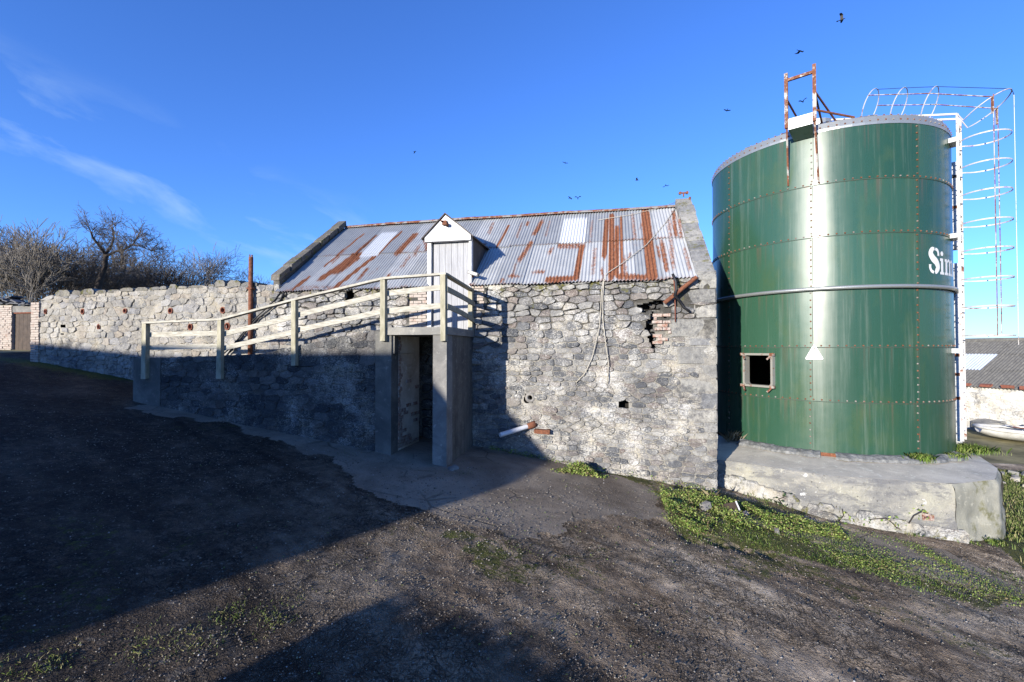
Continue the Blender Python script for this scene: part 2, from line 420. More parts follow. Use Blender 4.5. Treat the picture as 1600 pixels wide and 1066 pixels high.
def mat_silo(ztop, hring):
    M = Mat("green enamelled steel")
    p = M.pos()
    r = M.n("ShaderNodeObjectInfo").outputs['Random']
    c = M.mix(r, (0.016, 0.056, 0.032), (0.030, 0.082, 0.050))
    st = M.noise(1.0, 6, 0.7, M.pos((7, 7, 0.22)))
    alg = M.noise(1.4, 6, 0.7, M.pos((1, 1, 0.5)))
    c = M.mix(M.mr(alg, 0.52, 0.72, 0, 0.5), c, (0.055, 0.085, 0.03))
    c = M.mix(M.mr(st, 0.54, 0.74, 0, 0.45), c, (0.16, 0.19, 0.16))
    st2 = M.noise(1.0, 5, 0.7, M.pos((16, 16, 0.35)))
    c = M.mix(M.mr(st2, 0.64, 0.78, 0, 0.35), c, (0.10, 0.06, 0.045))
    sz_ = M.n("ShaderNodeSeparateXYZ"); M.put(p, sz_.inputs[0])
    fr_ = M.math('FRACT', M.math('DIVIDE', M.math('SUBTRACT', ztop, sz_.outputs[2]), hring))
    run = M.math('MULTIPLY', M.mr(fr_, 0.0, 0.55, 1, 0), M.mr(M.noise(1.0, 4, 0.7, M.pos((13, 13, 0.25))), 0.53, 0.68))
    c = M.mix(M.math('MULTIPLY', run, 0.55), c, (0.10, 0.065, 0.045))
    c = M.mix(M.mr(M.noise(26, 5, 0.8, p), 0.70, 0.78, 0, 0.6), c, (0.42, 0.45, 0.42))
    rough = M.math('ADD', M.mr(st, 0.3, 0.7, 0.20, 0.36), M.math('MULTIPLY', M.noise(6, 4, 0.6, p), 0.08))
    nb = M.bump(M.noise(1.1, 2, 0.5, p), 0.12, 0.05)
    return M.done(c, rough, 0.0, nb, 0.5, 0.9)

def mat_simple(name, a, b, scale=8, rough=0.8, metal=0.0, bump=0.2, spec=0.3, stretch=(1, 1, 1), k=0.7):
    M = Mat(name)
    p = M.pos(stretch)
    c = M.mix(M.mr(M.noise(scale, 6, 0.7, p), 0.35, 0.65), a, b)
    return M.done(c, rough, metal, M.bump(M.noise(scale * 4, 4, 0.7, p), bump, 0.01), spec, k)
m_wood = mat_simple("weathered fence timber", (0.30, 0.28, 0.19), (0.52, 0.48, 0.36), 3.0, 0.85, 0, 0.4, 0.2, (5, 5, 1.2))
m_rail = mat_simple("sun bleached rail timber", (0.34, 0.315, 0.25), (0.64, 0.61, 0.52), 4.0, 0.85, 0, 0.3, 0.2, (1.5, 1.5, 9))
m_white = mat_simple("white painted boards", (0.50, 0.50, 0.51), (0.80, 0.80, 0.80), 6.0, 0.6, 0, 0.25)
m_door = mat_simple("weathered grey boards", (0.34, 0.34, 0.35), (0.52, 0.52, 0.53), 3.0, 0.8, 0, 0.4, 0.2, (14, 14, 0.7))
m_cheek = mat_simple("dark tarred boards", (0.06, 0.05, 0.045), (0.17, 0.145, 0.13), 3.0, 0.85, 0, 0.4, 0.2, (12, 12, 0.8))
m_black = mat_simple("black rubber", (0.012, 0.012, 0.014), (0.03, 0.03, 0.034), 10, 0.5)
m_void_shade = mat_simple("shade black for voids", (0.010, 0.009, 0.008), (0.03, 0.026, 0.022), 6, 0.95)  # near-black colour stands in for the shade inside openings and gaps
m_pvc = mat_simple("white plastic", (0.66, 0.67, 0.70), (0.78, 0.78, 0.80), 5, 0.4, 0, 0.05)
m_rope = mat_simple("pale cord", (0.42, 0.38, 0.30), (0.60, 0.56, 0.48), 30, 0.9)
m_brown = mat_simple("brown painted board", (0.055, 0.038, 0.028), (0.10, 0.07, 0.05), 6, 0.7)
m_clay = mat_simple("red clay pipe", (0.20, 0.065, 0.04), (0.34, 0.13, 0.08), 12, 0.85)
m_signwhite = mat_simple("white enamel", (0.76, 0.76, 0.76), (0.82, 0.82, 0.82), 4, 0.45, 0, 0.03)
m_bolt = mat_rusty("rusty bolt head", (0.36, 0.33, 0.30), 0.72, 0.7, 0.1, 2.2)
m_felt = mat_simple("torn bitumen felt", (0.10, 0.105, 0.105), (0.30, 0.30, 0.29), 9, 0.9, 0, 0.8)
m_slate = mat_simple("broken slate", (0.07, 0.075, 0.085), (0.16, 0.16, 0.17), 7, 0.8, 0, 0.3)
m_paleblue = mat_simple("pale grey roof sheet", (0.44, 0.47, 0.50), (0.54, 0.56, 0.58), 3, 0.6)
m_bark = mat_simple("bare twig bark", (0.085, 0.068, 0.055), (0.17, 0.145, 0.12), 3, 0.9, 0, 0.2)
m_barkdark = mat_simple("dark wet bark", (0.035, 0.028, 0.024), (0.07, 0.055, 0.045), 3, 0.9, 0, 0.2)
m_barkpale = mat_simple("pale ash bark", (0.18, 0.155, 0.13), (0.30, 0.27, 0.23), 3, 0.9, 0, 0.2)
m_crow = mat_simple("black feathers", (0.008, 0.008, 0.01), (0.016, 0.016, 0.02), 8, 0.6)
m_debris = mat_simple("grey rubble", (0.20, 0.19, 0.18), (0.34, 0.32, 0.29), 9, 0.9, 0, 0.5)
m_hull = mat_simple("dirty white hull", (0.50, 0.49, 0.45), (0.76, 0.75, 0.71), 5, 0.5, 0, 0.1)
m_lamp = mat_simple("grey lamp housing", (0.16, 0.16, 0.165), (0.24, 0.24, 0.24), 6, 0.6)
m_lens = mat_simple("lamp lens", (0.09, 0.09, 0.10), (0.14, 0.14, 0.15), 5, 0.3)

def mat_brick(name="weathered brick", w0=0.38, w1=0.56):
    M = Mat(name)
    r = M.rnd()
    c = M.ramp(r, [(0.1, (0.22, 0.075, 0.045)), (0.4, (0.34, 0.13, 0.075)), (0.7, (0.40, 0.19, 0.12)), (0.95, (0.28, 0.12, 0.09))])
    p = M.pos()
    c = M.mix(M.mr(M.noise(11, 7, 0.8, p), w0, w1, 0, 0.9), c, (0.60, 0.54, 0.47))
    return M.done(c, 0.9, 0, M.bump(M.noise(45, 4, 0.7, p), 0.5, 0.015), 0.2)
m_brick = mat_brick()
m_brickw = mat_brick("limewashed brick", 0.26, 0.50)

def mat_leaf(name, cols, trans=0.2):
    M = Mat(name)
    c = M.ramp(M.rnd(), [((k + 0.5) / len(cols), q) for k, q in enumerate(cols)])
    return M.done(c, 0.65, 0, None, 0.25, 0.95)
m_weed = mat_leaf("weed leaves", [(0.07, 0.115, 0.02), (0.13, 0.20, 0.035), (0.21, 0.28, 0.06), (0.29, 0.32, 0.10), (0.16, 0.12, 0.06)])
m_grass = mat_leaf("grass blades", [(0.07, 0.11, 0.025), (0.12, 0.17, 0.04), (0.19, 0.22, 0.07), (0.28, 0.25, 0.13)])
m_tuft = mat_leaf("bright tuft grass", [(0.07, 0.13, 0.02), (0.13, 0.22, 0.035), (0.20, 0.28, 0.06), (0.27, 0.30, 0.10)])
m_drygrass = mat_leaf("dry stalks", [(0.36, 0.31, 0.20), (0.48, 0.43, 0.30), (0.28, 0.23, 0.15)])
m_evergreen = mat_leaf("dark evergreen leaves", [(0.015, 0.03, 0.01), (0.025, 0.05, 0.015), (0.04, 0.07, 0.02)])
m_grit = mat_leaf("asphalt grit", [(0.07, 0.058, 0.046), (0.12, 0.10, 0.08), (0.19, 0.165, 0.135), (0.15, 0.12, 0.09), (0.26, 0.235, 0.195)])
m_pebble = mat_leaf("loose stones", [(0.05, 0.047, 0.045), (0.08, 0.075, 0.07), (0.12, 0.115, 0.11), (0.17, 0.16, 0.15), (0.10, 0.09, 0.08), (0.36, 0.34, 0.32)])
def mat_fibre():
    M = Mat("lichened fibre cement")
    p = M.pos()
    c = M.ramp(M.noise(5, 7, 0.7, p), [(0.3, (0.14, 0.132, 0.12)), (0.55, (0.23, 0.22, 0.195)), (0.72, (0.33, 0.31, 0.26))])
    c = M.mix(M.mr(M.noise(20, 5, 0.75, p), 0.36, 0.26, 0, 0.8), c, (0.05, 0.045, 0.04))
    return M.done(c, 0.9, 0, M.bump(M.noise(30, 4, 0.7, p), 0.4, 0.02), 0.2)
m_fibre = mat_fibre()
m_sky_glass = mat_simple("rooflight sheet", (0.55, 0.62, 0.74), (0.66, 0.71, 0.80), 2, 0.35)
m_field = mat_simple("rough pasture", (0.10, 0.085, 0.035), (0.26, 0.22, 0.10), 1.1, 0.95, 0, 0.9, k=1.0)

# ------------------------------------------------------------------ objects
WORLDM = {}
def thing(name, label, cat, loc, rotz=0.0, group=None, kind=None):
    o = bpy.data.objects.new(name, None)
    COL.objects.link(o)
    o.empty_display_size = 0.2
    o.location = tuple(loc); o.rotation_euler = (0, 0, rotz)
    o['label'] = label; o['category'] = cat
    if group: o['group'] = group
    if kind: o['kind'] = kind
    WORLDM[o.name] = Matrix.Translation(Vector(tuple(loc))) @ Matrix.Rotation(rotz, 4, 'Z')
    return o
def tag(o, label=None, cat=None, group=None, kind=None):
    if label: o['label'] = label
    if cat: o['category'] = cat
    if group: o['group'] = group
    if kind: o['kind'] = kind
    return o

class MB:
    """collects faces in world coordinates; build() links them as one mesh object"""
    def __init__(self): self.v = []; self.f = []; self.attrs = {}
    def add(self, verts, faces):
        o = len(self.v)
        self.v.extend([tuple(map(float, q)) for q in verts])
        self.f.extend([tuple(i + o for i in q) for q in faces])
        return self
    def box(self, c, ax, ay, az, hx, hy, hz, taper=1.0, jit=0.0):
        c = np.asarray(c, float); vs_ = []
        for k in (-1, 1):
            t = taper if k == 1 else 1.0
            for (i, j) in ((-1, -1), (1, -1), (1, 1), (-1, 1)):
                q = c + ax * i * hx * t + ay * j * hy * t + az * k * hz
                if jit: q = q + RNG.uniform(-jit, jit, 3)
                vs_.append(q)
        return self.add(vs_, [(3, 2, 1, 0), (4, 5, 6, 7), (0, 1, 5, 4), (1, 2, 6, 5), (2, 3, 7, 6), (3, 0, 4, 7)])
    def fbox(self, s0, s1, d0, d1, z0, z1, jit=0.0):          # box in the long wall's frame
        c = F((s0 + s1) / 2, (d0 + d1) / 2, (z0 + z1) / 2)
        return self.box(c, WE, WN, UP, abs(s1 - s0) / 2, abs(d1 - d0) / 2, abs(z1 - z0) / 2, 1.0, jit)
    def beam(self, a, b, w, h, up=UP):                        # rectangular bar between two points
        a = np.asarray(a, float); b = np.asarray(b, float)
        ax = b - a; Ln = np.linalg.norm(ax); ax = ax / Ln
        side = np.cross(ax, up)
        if np.linalg.norm(side) < 1e-4: side = np.cross(ax, np.array([1.0, 0, 0]))
        side /= np.linalg.norm(side); u2 = np.cross(side, ax)
        return self.box((a + b) / 2, side, u2, ax, w / 2, h / 2, Ln / 2)
    def tube(self, pts, r, n=6, closed=False, caps=True):
        pts = [np.asarray(p, float) for p in pts]; m = len(pts)
        rs = r if hasattr(r, '__len__') else [r] * m
        o = len(self.v); prev = None
        for k in range(m):
            a = pts[k - 1] if (k > 0 or closed) else pts[k]
            b = pts[(k + 1) % m] if (k < m - 1 or closed) else pts[k]
            t = b - a; t = t / (np.linalg.norm(t) + 1e-9)
            if prev is None:
                ref = UP if abs(t[2]) < 0.9 else np.array([1.0, 0, 0])
                u = np.cross(t, ref)
            else:
                u = prev - t * (prev @ t)
            u = u / (np.linalg.norm(u) + 1e-9); prev = u
            w = np.cross(t, u)
            for j in range(n):
                an = 2 * math.pi * j / n
                self.v.append(tuple(pts[k] + rs[k] * (math.cos(an) * u + math.sin(an) * w)))
        for k in range(m if closed else m - 1):
            k2 = (k + 1) % m
            for j in range(n):
                j2 = (j + 1) % n
                self.f.append((o + k * n + j, o + k * n + j2, o + k2 * n + j2, o + k2 * n + j))
        if caps and not closed:
            self.f.append(tuple(o + j for j in reversed(range(n))))
            self.f.append(tuple(o + (m - 1) * n + j for j in range(n)))
        return self
    def prism(self, poly, off):                               # polygon (3d points) pushed along off
        n = len(poly); off = np.asarray(off, float)
        a = [np.asarray(p, float) for p in poly]
        return self.add(a + [p + off for p in a], [tuple(range(n)), tuple(reversed(range(n, 2 * n)))] + [(k, n + k, n + (k + 1) % n, (k + 1) % n) for k in range(n)])
    def build(self, name, mat, parent=None, label=None, smooth=False, kind=None):
        me = bpy.data.meshes.new(name)
        V = np.array(self.v, float).reshape(-1, 3)
        if parent is not None:
            Mi = np.array(WORLDM[parent.name].inverted())
            V = V @ Mi[:3, :3].T + Mi[:3, 3]
        me.from_pydata(V.tolist(), [], self.f)
        for k, vals in self.attrs.items():
            at = me.attributes.new(k, 'FLOAT', 'POINT')
            at.data.foreach_set('value', np.asarray(vals, np.float32))
        me.materials.append(mat)
        if smooth: me.polygons.foreach_set('use_smooth', [True] * len(me.polygons))
        me.update()
        o = bpy.data.objects.new(name, me)
        COL.objects.link(o)
        if parent is not None:
            o.parent = parent
            WORLDM[o.name] = WORLDM[parent.name]
        else:
            WORLDM[o.name] = Matrix.Identity(4)
        if label: o['label'] = label
        if kind: o['kind'] = kind
        return o

def np_mesh(name, V, Fc, mat, parent=None, attrs=None, smooth=False, kind=None):
    """big meshes: V (n,3), Fc (m,k) index array"""
    me = bpy.data.meshes.new(name)
    V = np.asarray(V, np.float64)
    if parent is not None:
        Mi = np.array(WORLDM[parent.name].inverted())
        V = V @ Mi[:3, :3].T + Mi[:3, 3]
    k = Fc.shape[1]
    me.vertices.add(len(V)); me.vertices.foreach_set('co', V.astype(np.float32).ravel())
    me.loops.add(Fc.size); me.loops.foreach_set('vertex_index', Fc.astype(np.int32).ravel())
    me.polygons.add(len(Fc))
    me.polygons.foreach_set('loop_start', np.arange(0, Fc.size, k, dtype=np.int32))
    me.update(calc_edges=True)
    for nm, vals in (attrs or {}).items():
        at = me.attributes.new(nm, 'FLOAT', 'POINT'); at.data.foreach_set('value', np.asarray(vals, np.float32))
    if smooth: me.polygons.foreach_set('use_smooth', np.ones(len(Fc), bool))
    me.materials.append(mat)
    me.validate()
    o = bpy.data.objects.new(name, me); COL.objects.link(o)
    if parent is not None:
        o.parent = parent; WORLDM[o.name] = WORLDM[parent.name]
    else: WORLDM[o.name] = Matrix.Identity(4)
    if kind: o['kind'] = kind
    return o

# ------------------------------------------------------------------ rubble masonry
def clip_poly(poly, nx, ny, c):                      # keep nx*x + ny*y <= c
    out = []
    n = len(poly)
    for k in range(n):
        a = poly[k]; b = poly[(k + 1) % n]
        da = nx * a[0] + ny * a[1] - c; db = nx * b[0] + ny * b[1] - c
        if da <= 0: out.append(a)
        if (da < 0 < db) or (db < 0 < da):
            t = da / (da - db); out.append((a[0] + (b[0] - a[0]) * t, a[1] + (b[1] - a[1]) * t))
    return out
def area(poly):
    return 0.5 * sum(poly[k][0] * poly[(k + 1) % len(poly)][1] - poly[(k + 1) % len(poly)][0] * poly[k][1] for k in range(len(poly)))

def rubble(s0, s1, zb, zt, hr, wr, rng, holes=(), gap=0.016, big=0.10, aniso=0.5, drops=()):
    """irregular stones filling the strip zb(s)..zt(s); holes are (s0,s1,z0,z1) kept free"""
    zmin = min(zb(s) for s in np.linspace(s0, s1, 30)); zmax = max(zt(s) for s in np.linspace(s0, s1, 30))
    seeds = []
    z = zmin
    while z < zmax:
        h = rng.uniform(*hr(z) if callable(hr) else hr)
        s = s0 - rng.uniform(0, 0.3)
        while s < s1:
            w = rng.uniform(*(wr(z) if callable(wr) else wr)); 
            cs = s + w / 2; cz = z + h / 2 + rng.uniform(-0.22, 0.22) * h
            if s0 < cs < s1 and zb(cs) < cz < zt(cs):
                seeds.append((cs, cz, (h * 0.55) ** 2 if rng.random() < big else 0.0))
            s += w
        z += h
    S = np.array(seeds)
    out = []
    X = S[:, 0] * aniso; Z = S[:, 1]; Wt = S[:, 2]
    for i in range(len(S)):
        cs, cz = S[i, 0], S[i, 1]
        if any(h[0] < cs < h[1] and h[2] < cz < h[3] for h in (*holes, *drops)): continue
        d2 = (X - X[i]) ** 2 + (Z - Z[i]) ** 2
        idx = np.argsort(d2)[1:20]
        R = 0.6
        poly = [(X[i] - R, Z[i] - R), (X[i] + R, Z[i] - R), (X[i] + R, Z[i] + R), (X[i] - R, Z[i] + R)]
        for j in idx:
            dx = X[j] - X[i]; dz = Z[j] - Z[i]; Ld = math.hypot(dx, dz)
            if Ld < 1e-6: continue
            nx, nz = dx / Ld, dz / Ld
            off = (Ld * Ld + Wt[i] - Wt[j]) / (2 * Ld) - gap * (0.5 * (1 + abs(nx) * (aniso - 1)))
            poly = clip_poly(poly, nx, nz, nx * X[i] + nz * Z[i] + off)
            if len(poly) < 3: break
        if len(poly) < 3: continue
        poly = [(a / aniso, b) for a, b in poly]
        poly = clip_poly(poly, -1, 0, -s0); poly = clip_poly(poly, 1, 0, s1)
        if len(poly) < 3: continue
        # top and bottom as local straight lines
        for fn, sg in ((zt, 1), (zb, -1)):
            k = (fn(cs + 0.1) - fn(cs - 0.1)) / 0.2
            poly = clip_poly(poly, -k * sg, sg, sg * (fn(cs) - k * cs))
            if len(poly) < 3: break
        if len(poly) < 3: continue
        for h in holes:
            xs = [p[0] for p in poly]; zs = [p[1] for p in poly]
            if max(xs) > h[0] and min(xs) < h[1] and max(zs) > h[2] and min(zs) < h[3]:
                m = [(h[0] - cs, (1, 0, h[0] - 0.008)), (cs - h[1], (-1, 0, -h[1] - 0.008)), (h[2] - cz, (0, 1, h[2] - 0.008)), (cz - h[3], (0, -1, -h[3] - 0.008))]
                m.sort(key=lambda q: -q[0])
                poly = clip_poly(poly, *m[0][1])
                if len(poly) < 3: break
        if len(poly) < 3 or abs(area(poly)) < 0.0012: continue
        # round the corners
        ch = []
        n = len(poly)
        for k in range(n):
            a = np.array(poly[k]); b = np.array(poly[(k + 1) % n])
            if np.linalg.norm(b - a) < 0.012: ch.append(tuple((a + b) / 2)); continue
            ch.append(tuple(a * 0.87 + b * 0.13)); ch.append(tuple(a * 0.13 + b * 0.87))
        rg = []
        for k in range(len(ch)):
            a = np.array(ch[k]); b = np.array(ch[(k + 1) % len(ch)]); Ld = np.linalg.norm(b - a)
            rg.append(tuple(a + rng.uniform(-.005, .005, 2)))
            if Ld > 0.07: rg.append(tuple((a + b) / 2 + rng.uniform(-.13, .10) * Ld * np.array([b[1] - a[1], a[0] - b[0]]) / Ld * -1))
        out.append(rg)
    return out

def stone_geo(mb, poly, d_face, rng, proud=(0.008, 0.035), frame=F, sink=0.05):
    n = len(poly)
    c = np.mean(poly, axis=0)
    pr = rng.uniform(*proud)
    tx, tz = rng.uniform(-0.10, 0.10), rng.uniform(-0.10, 0.10)
    sz = math.sqrt(abs(area(poly)))
    vs_ = []
    for (k, sc) in ((0, 1.02), (1, 1.0), (2, 0.90)):
        for p in poly:
            q = c + (np.array(p) - c) * sc
            if k == 0: d = d_face + sink
            elif k == 1: d = d_face - pr * 0.45
            else:
                d = d_face - pr - 0.012 * sz - (tx * (q[0] - c[0]) + tz * (q[1] - c[1])) + rng.uniform(-0.006, 0.006)
            if k: q = q + rng.uniform(-0.006, 0.006, 2)
            vs_.append(frame(q[0], d, q[1]))
    vs_.append(frame(c[0], d_face - pr - 0.020 * sz + rng.uniform(-0.006, 0.006), c[1]))
    fs = []
    for k in range(n):
        k2 = (k + 1) % n
        fs.append((k, k2, n + k2, n + k)); fs.append((n + k, n + k2, 2 * n + k2, 2 * n + k)); fs.append((2 * n + k, 2 * n + k2, 3 * n))
    mb.add(vs_, fs)

def lay_stones(polys, parent, mat, rng, d_face=0.0, most=300, proud=(0.008, 0.035), frame=F, flush=None, weight=None, name='stone'):
    """the stones that show largest become parts of their own, the rest one part"""
    wgt = [abs(area(p)) * (weight(np.mean(p, axis=0)) if weight else 1.0) for p in polys]
    order = sorted(range(len(polys)), key=lambda k: -wgt[k])
    rest = MB()
    for r, k in enumerate(order):
        pr = proud
        if flush is not None:
            f = flush(np.mean(polys[k], axis=0)); pr = (proud[0] * f, proud[1] * f)
        if r < most:
            mb = MB(); stone_geo(mb, polys[k], d_face, rng, pr, frame)
            mb.build(name, mat, parent)
        else:
            stone_geo(rest, polys[k], d_face, rng, pr, frame)
    if rest.v: rest.build('small_stones', mat, parent, kind='stuff')

def wall_skin(s0, s1, zb, zt, res, d_face, amp, holes=(), frame=F, seed=0, ragged=0.0):
    """mortar face as a rough grid with real openings"""
    ns = max(2, int((s1 - s0) / res)); nz = max(2, int((max(zt(s) for s in np.linspace(s0, s1, 20)) - min(zb(s) for s in np.linspace(s0, s1, 20))) / res))
    ss = np.linspace(s0, s1, ns + 1); tt = np.linspace(0, 1, nz + 1)
    Sg, Tg = np.meshgrid(ss, tt, indexing='ij')
    Zb = np.array([zb(s) for s in ss])[:, None]; Zt = np.array([zt(s) for s in ss])[:, None]
    Zg = Zb + (Zt - Zb) * Tg
    D = d_face + amp * (fbm(Sg * 7, Zg * 7, 4, seed) - 0.5) * 2
    V = W0 + Sg[..., None] * WE + D[..., None] * WN + Zg[..., None] * UP
    idx = np.arange(V.shape[0] * V.shape[1]).reshape(V.shape[:2])
    Q = np.stack([idx[:-1, :-1], idx[1:, :-1], idx[1:, 1:], idx[:-1, 1:]], -1).reshape(-1, 4)
    cs = ((Sg[:-1, :-1] + Sg[1:, 1:]) / 2).ravel(); cz = ((Zg[:-1, :-1] + Zg[1:, 1:]) / 2).ravel()
    keep = np.ones(len(Q), bool)
    if ragged:
        cs = cs + (fbm(cs * 9, cz * 9, 3, 611) - .5) * ragged * 3; cz = cz + (fbm(cs * 9 + 50, cz * 9, 3, 613) - .5) * ragged * 3
    for h in holes: keep &= ~((cs > h[0]) & (cs < h[1]) & (cz > h[2]) & (cz < h[3]))
    return V.reshape(-1, 3), Q[keep]

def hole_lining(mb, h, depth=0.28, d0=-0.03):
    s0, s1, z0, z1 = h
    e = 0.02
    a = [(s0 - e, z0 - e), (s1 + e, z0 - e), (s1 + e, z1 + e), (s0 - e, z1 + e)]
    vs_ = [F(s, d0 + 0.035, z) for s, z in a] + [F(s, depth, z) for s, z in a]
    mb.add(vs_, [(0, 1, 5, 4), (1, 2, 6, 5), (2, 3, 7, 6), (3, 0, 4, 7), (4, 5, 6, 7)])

# ================================================================== GROUND
def px_poly(pts): return np.array([ground_pt(*p) for p in pts])
def in_poly(x, y, poly):
    inside = np.zeros(np.shape(x), bool)
    n = len(poly)
    for k in range(n):
        x0, y0 = poly[k]; x1, y1 = poly[(k + 1) % n]
        c = ((y0 > y) != (y1 > y))
        with np.errstate(divide='ignore', invalid='ignore'):
            xi = (x1 - x0) * (y - y0) / (y1 - y0 + 1e-12) + x0
        inside ^= c & (x < xi)
    return inside
WEEDS = px_poly([(1008, 768), (1025, 800), (1080, 846), (1200, 862), (1330, 892), (1440, 925), (1585, 952), (1640, 930), (1600, 905), (1520, 890), (1440, 860), (1350, 840), (1240, 806), (1130, 776)])
VERGE = px_poly([(1545, 850), (1560, 760), (1545, 735), (1640, 735), (1760, 800), (1760, 960), (1640, 930)])
MOSSY = [px_poly([(0, 790), (250, 800), (330, 900), (150, 960), (0, 990)]), px_poly([(1000, 820), (1300, 900), (1560, 985), (1590, 1040), (1250, 920), (1010, 850)]), px_poly([(700, 850), (900, 840), (1100, 900), (1050, 930), (760, 905)])]
APRON = px_poly([(208, 640), (300, 655), (420, 690), (520, 722), (560, 760), (650, 800), (790, 838), (880, 822), (1005, 800), (1018, 770), (960, 742), (800, 705), (560, 640), (300, 610)])
APRON2 = px_poly([(1130, 788), (1300, 822), (1480, 862), (1600, 920), (1590, 935), (1440, 902), (1280, 850), (1150, 810)])

def relief(x, y):
    big = (fbm(x * 0.35, y * 0.35, 2, 5) - 0.5) * 0.12
    mid = (fbm(x * 1.6, y * 1.6, 3, 9) - 0.5) * 0.045
    fin = (fbm(x * 6.0, y * 6.0, 3, 13) - 0.5) * 0.026
    return big, mid, fin
XR = (-17.0, 19.0); YR = (1.0, 17.0)
gx = np.linspace(*XR, 721); gy = np.linspace(*YR, 341)
GX, GY = np.meshgrid(gx, gy, indexing='ij')
b_, m_, f_ = relief(GX, GY)
edge = np.minimum.reduce([(GX - XR[0]) / 1.5, (XR[1] - GX) / 1.5, (GY - YR[0]) / 0.8, (YR[1] - GY) / 1.5]).clip(0, 1)
wob = (fbm(GX * 1.1, GY * 1.1, 4, 31) - 0.5) * 1.1
wob2 = (fbm(GX * 1.3 + 40, GY * 1.3, 4, 37) - 0.5) * 1.1
apron = in_poly(GX + wob, GY + wob2, APRON) | in_poly(GX + wob * 0.5, GY + wob2 * 0.5, APRON2)
rough_k = np.where(apron, 0.22, 1.0)
# tractor ruts in the mud beside the weeds
rut_a = np.array(ground_pt(1060, 838)); rut_b = np.array(ground_pt(1215, 870))
ru = (rut_b - rut_a); rl = np.linalg.norm(ru); ru /= rl
al = (GX - rut_a[0]) * ru[0] + (GY - rut_a[1]) * ru[1]; ac = -(GX - rut_a[0]) * ru[1] + (GY - rut_a[1]) * ru[0]
rut = np.exp(-((al - rl / 2) / (rl * 0.55)) ** 4) * (np.exp(-(ac / 0.16) ** 2) * (-0.035 + 0.03 * np.sin(al * 17 + ac * 9 + 5 * fbm(GX * 3, GY * 3, 3, 19))))
def ground_z(x, y, k=1.0):
    b, m, f = relief(x, y); return G(x, y) + (b * 0.6 + (m + f) * k)
GZ = G(GX, GY) + edge * (b_ * 0.6 + (m_ + f_) * rough_k + rut) + np.where(apron, 0.005, 0) + 0.13 * np.exp(-((GX - 8.8) / 2.0) ** 2 - ((GY - 8.2) / 1.0) ** 2)
moss = np.zeros_like(GX)
for poly in MOSSY: moss += in_poly(GX + wob * 2, GY + wob2 * 2, poly) * 0.26
moss += in_poly(GX + wob * 0.7, GY + wob2 * 0.7, WEEDS) * 0.50 + in_poly(GX, GY, VERGE) * 0.9
moss += (fbm(GX * 0.5 + 7, GY * 0.5, 3, 71) - 0.45).clip(0, 1) * 0.9
fr = (GX - W0[0]) * WE[0] + (GY - W0[1]) * WE[1]; fd = (GX - W0[0]) * WN[0] + (GY - W0[1]) * WN[1]
moss += np.exp(-((fd + 0.1) / 0.5) ** 2) * 0.55
moss = moss.clip(0, 1)
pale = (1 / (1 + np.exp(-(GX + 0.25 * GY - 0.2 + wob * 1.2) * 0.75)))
V = np.stack([GX, GY, GZ], -1).reshape(-1, 3)
idx = np.arange(len(V)).reshape(GX.shape)
Q = np.stack([idx[:-1, :-1], idx[1:, :-1], idx[1:, 1:], idx[:-1, 1:]], -1).reshape(-1, 4)
am = (apron[:-1, :-1] & apron[1:, 1:]).ravel()
def submesh(V, Q, keep):
    q = Q[keep]; u, inv = np.unique(q, return_inverse=True)
    return V[u], inv.reshape(q.shape), u
# the outer land, coarse, out to the horizon
ox = np.unique(np.concatenate([np.linspace(-900, -60, 12), np.linspace(-60, XR[0], 16), np.linspace(XR[0], XR[1], 37), np.linspace(XR[1], 60, 16), np.linspace(60, 900, 12)]))
oy = np.unique(np.concatenate([np.linspace(-300, -30, 8), np.linspace(-30, YR[0], 20), np.linspace(YR[0], YR[1], 17), np.linspace(YR[1], 60, 18), np.linspace(60, 1200, 14)]))
OX, OY = np.meshgrid(ox, oy, indexing='ij')
OZ = G(OX, OY)
oi = np.arange(OX.size).reshape(OX.shape)
OQ = np.stack([oi[:-1, :-1], oi[1:, :-1], oi[1:, 1:], oi[:-1, 1:]], -1).reshape(-1, 4)
ocx = ((OX[:-1, :-1] + OX[1:, 1:]) / 2).ravel(); ocy = ((OY[:-1, :-1] + OY[1:, 1:]) / 2).ravel()
okeep = ~((ocx > XR[0]) & (ocx < XR[1]) & (ocy > YR[0]) & (ocy < YR[1]))
OV = np.stack([OX, OY, OZ], -1).reshape(-1, 3)
ofar = (ocy > 17.5) | (ocx < -17.5) | (ocx > 19.5)
gv, gq, gu = submesh(V, Q, ~am)
ov, oq, ou = submesh(OV, OQ, okeep & ~ofar)
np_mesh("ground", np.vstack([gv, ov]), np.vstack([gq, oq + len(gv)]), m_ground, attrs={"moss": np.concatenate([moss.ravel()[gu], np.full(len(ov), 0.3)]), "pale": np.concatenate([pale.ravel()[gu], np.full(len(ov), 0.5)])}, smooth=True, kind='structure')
fv, fq, _ = submesh(OV, OQ, okeep & ofar)
np_mesh("field", fv, fq, m_field, smooth=True, kind='structure')
av, aq, au = submesh(V, Q, am)
np_mesh("concrete_apron", av, aq, m_apron, attrs={"moss": moss.ravel()[au] * 0.45}, smooth=True, kind='structure')

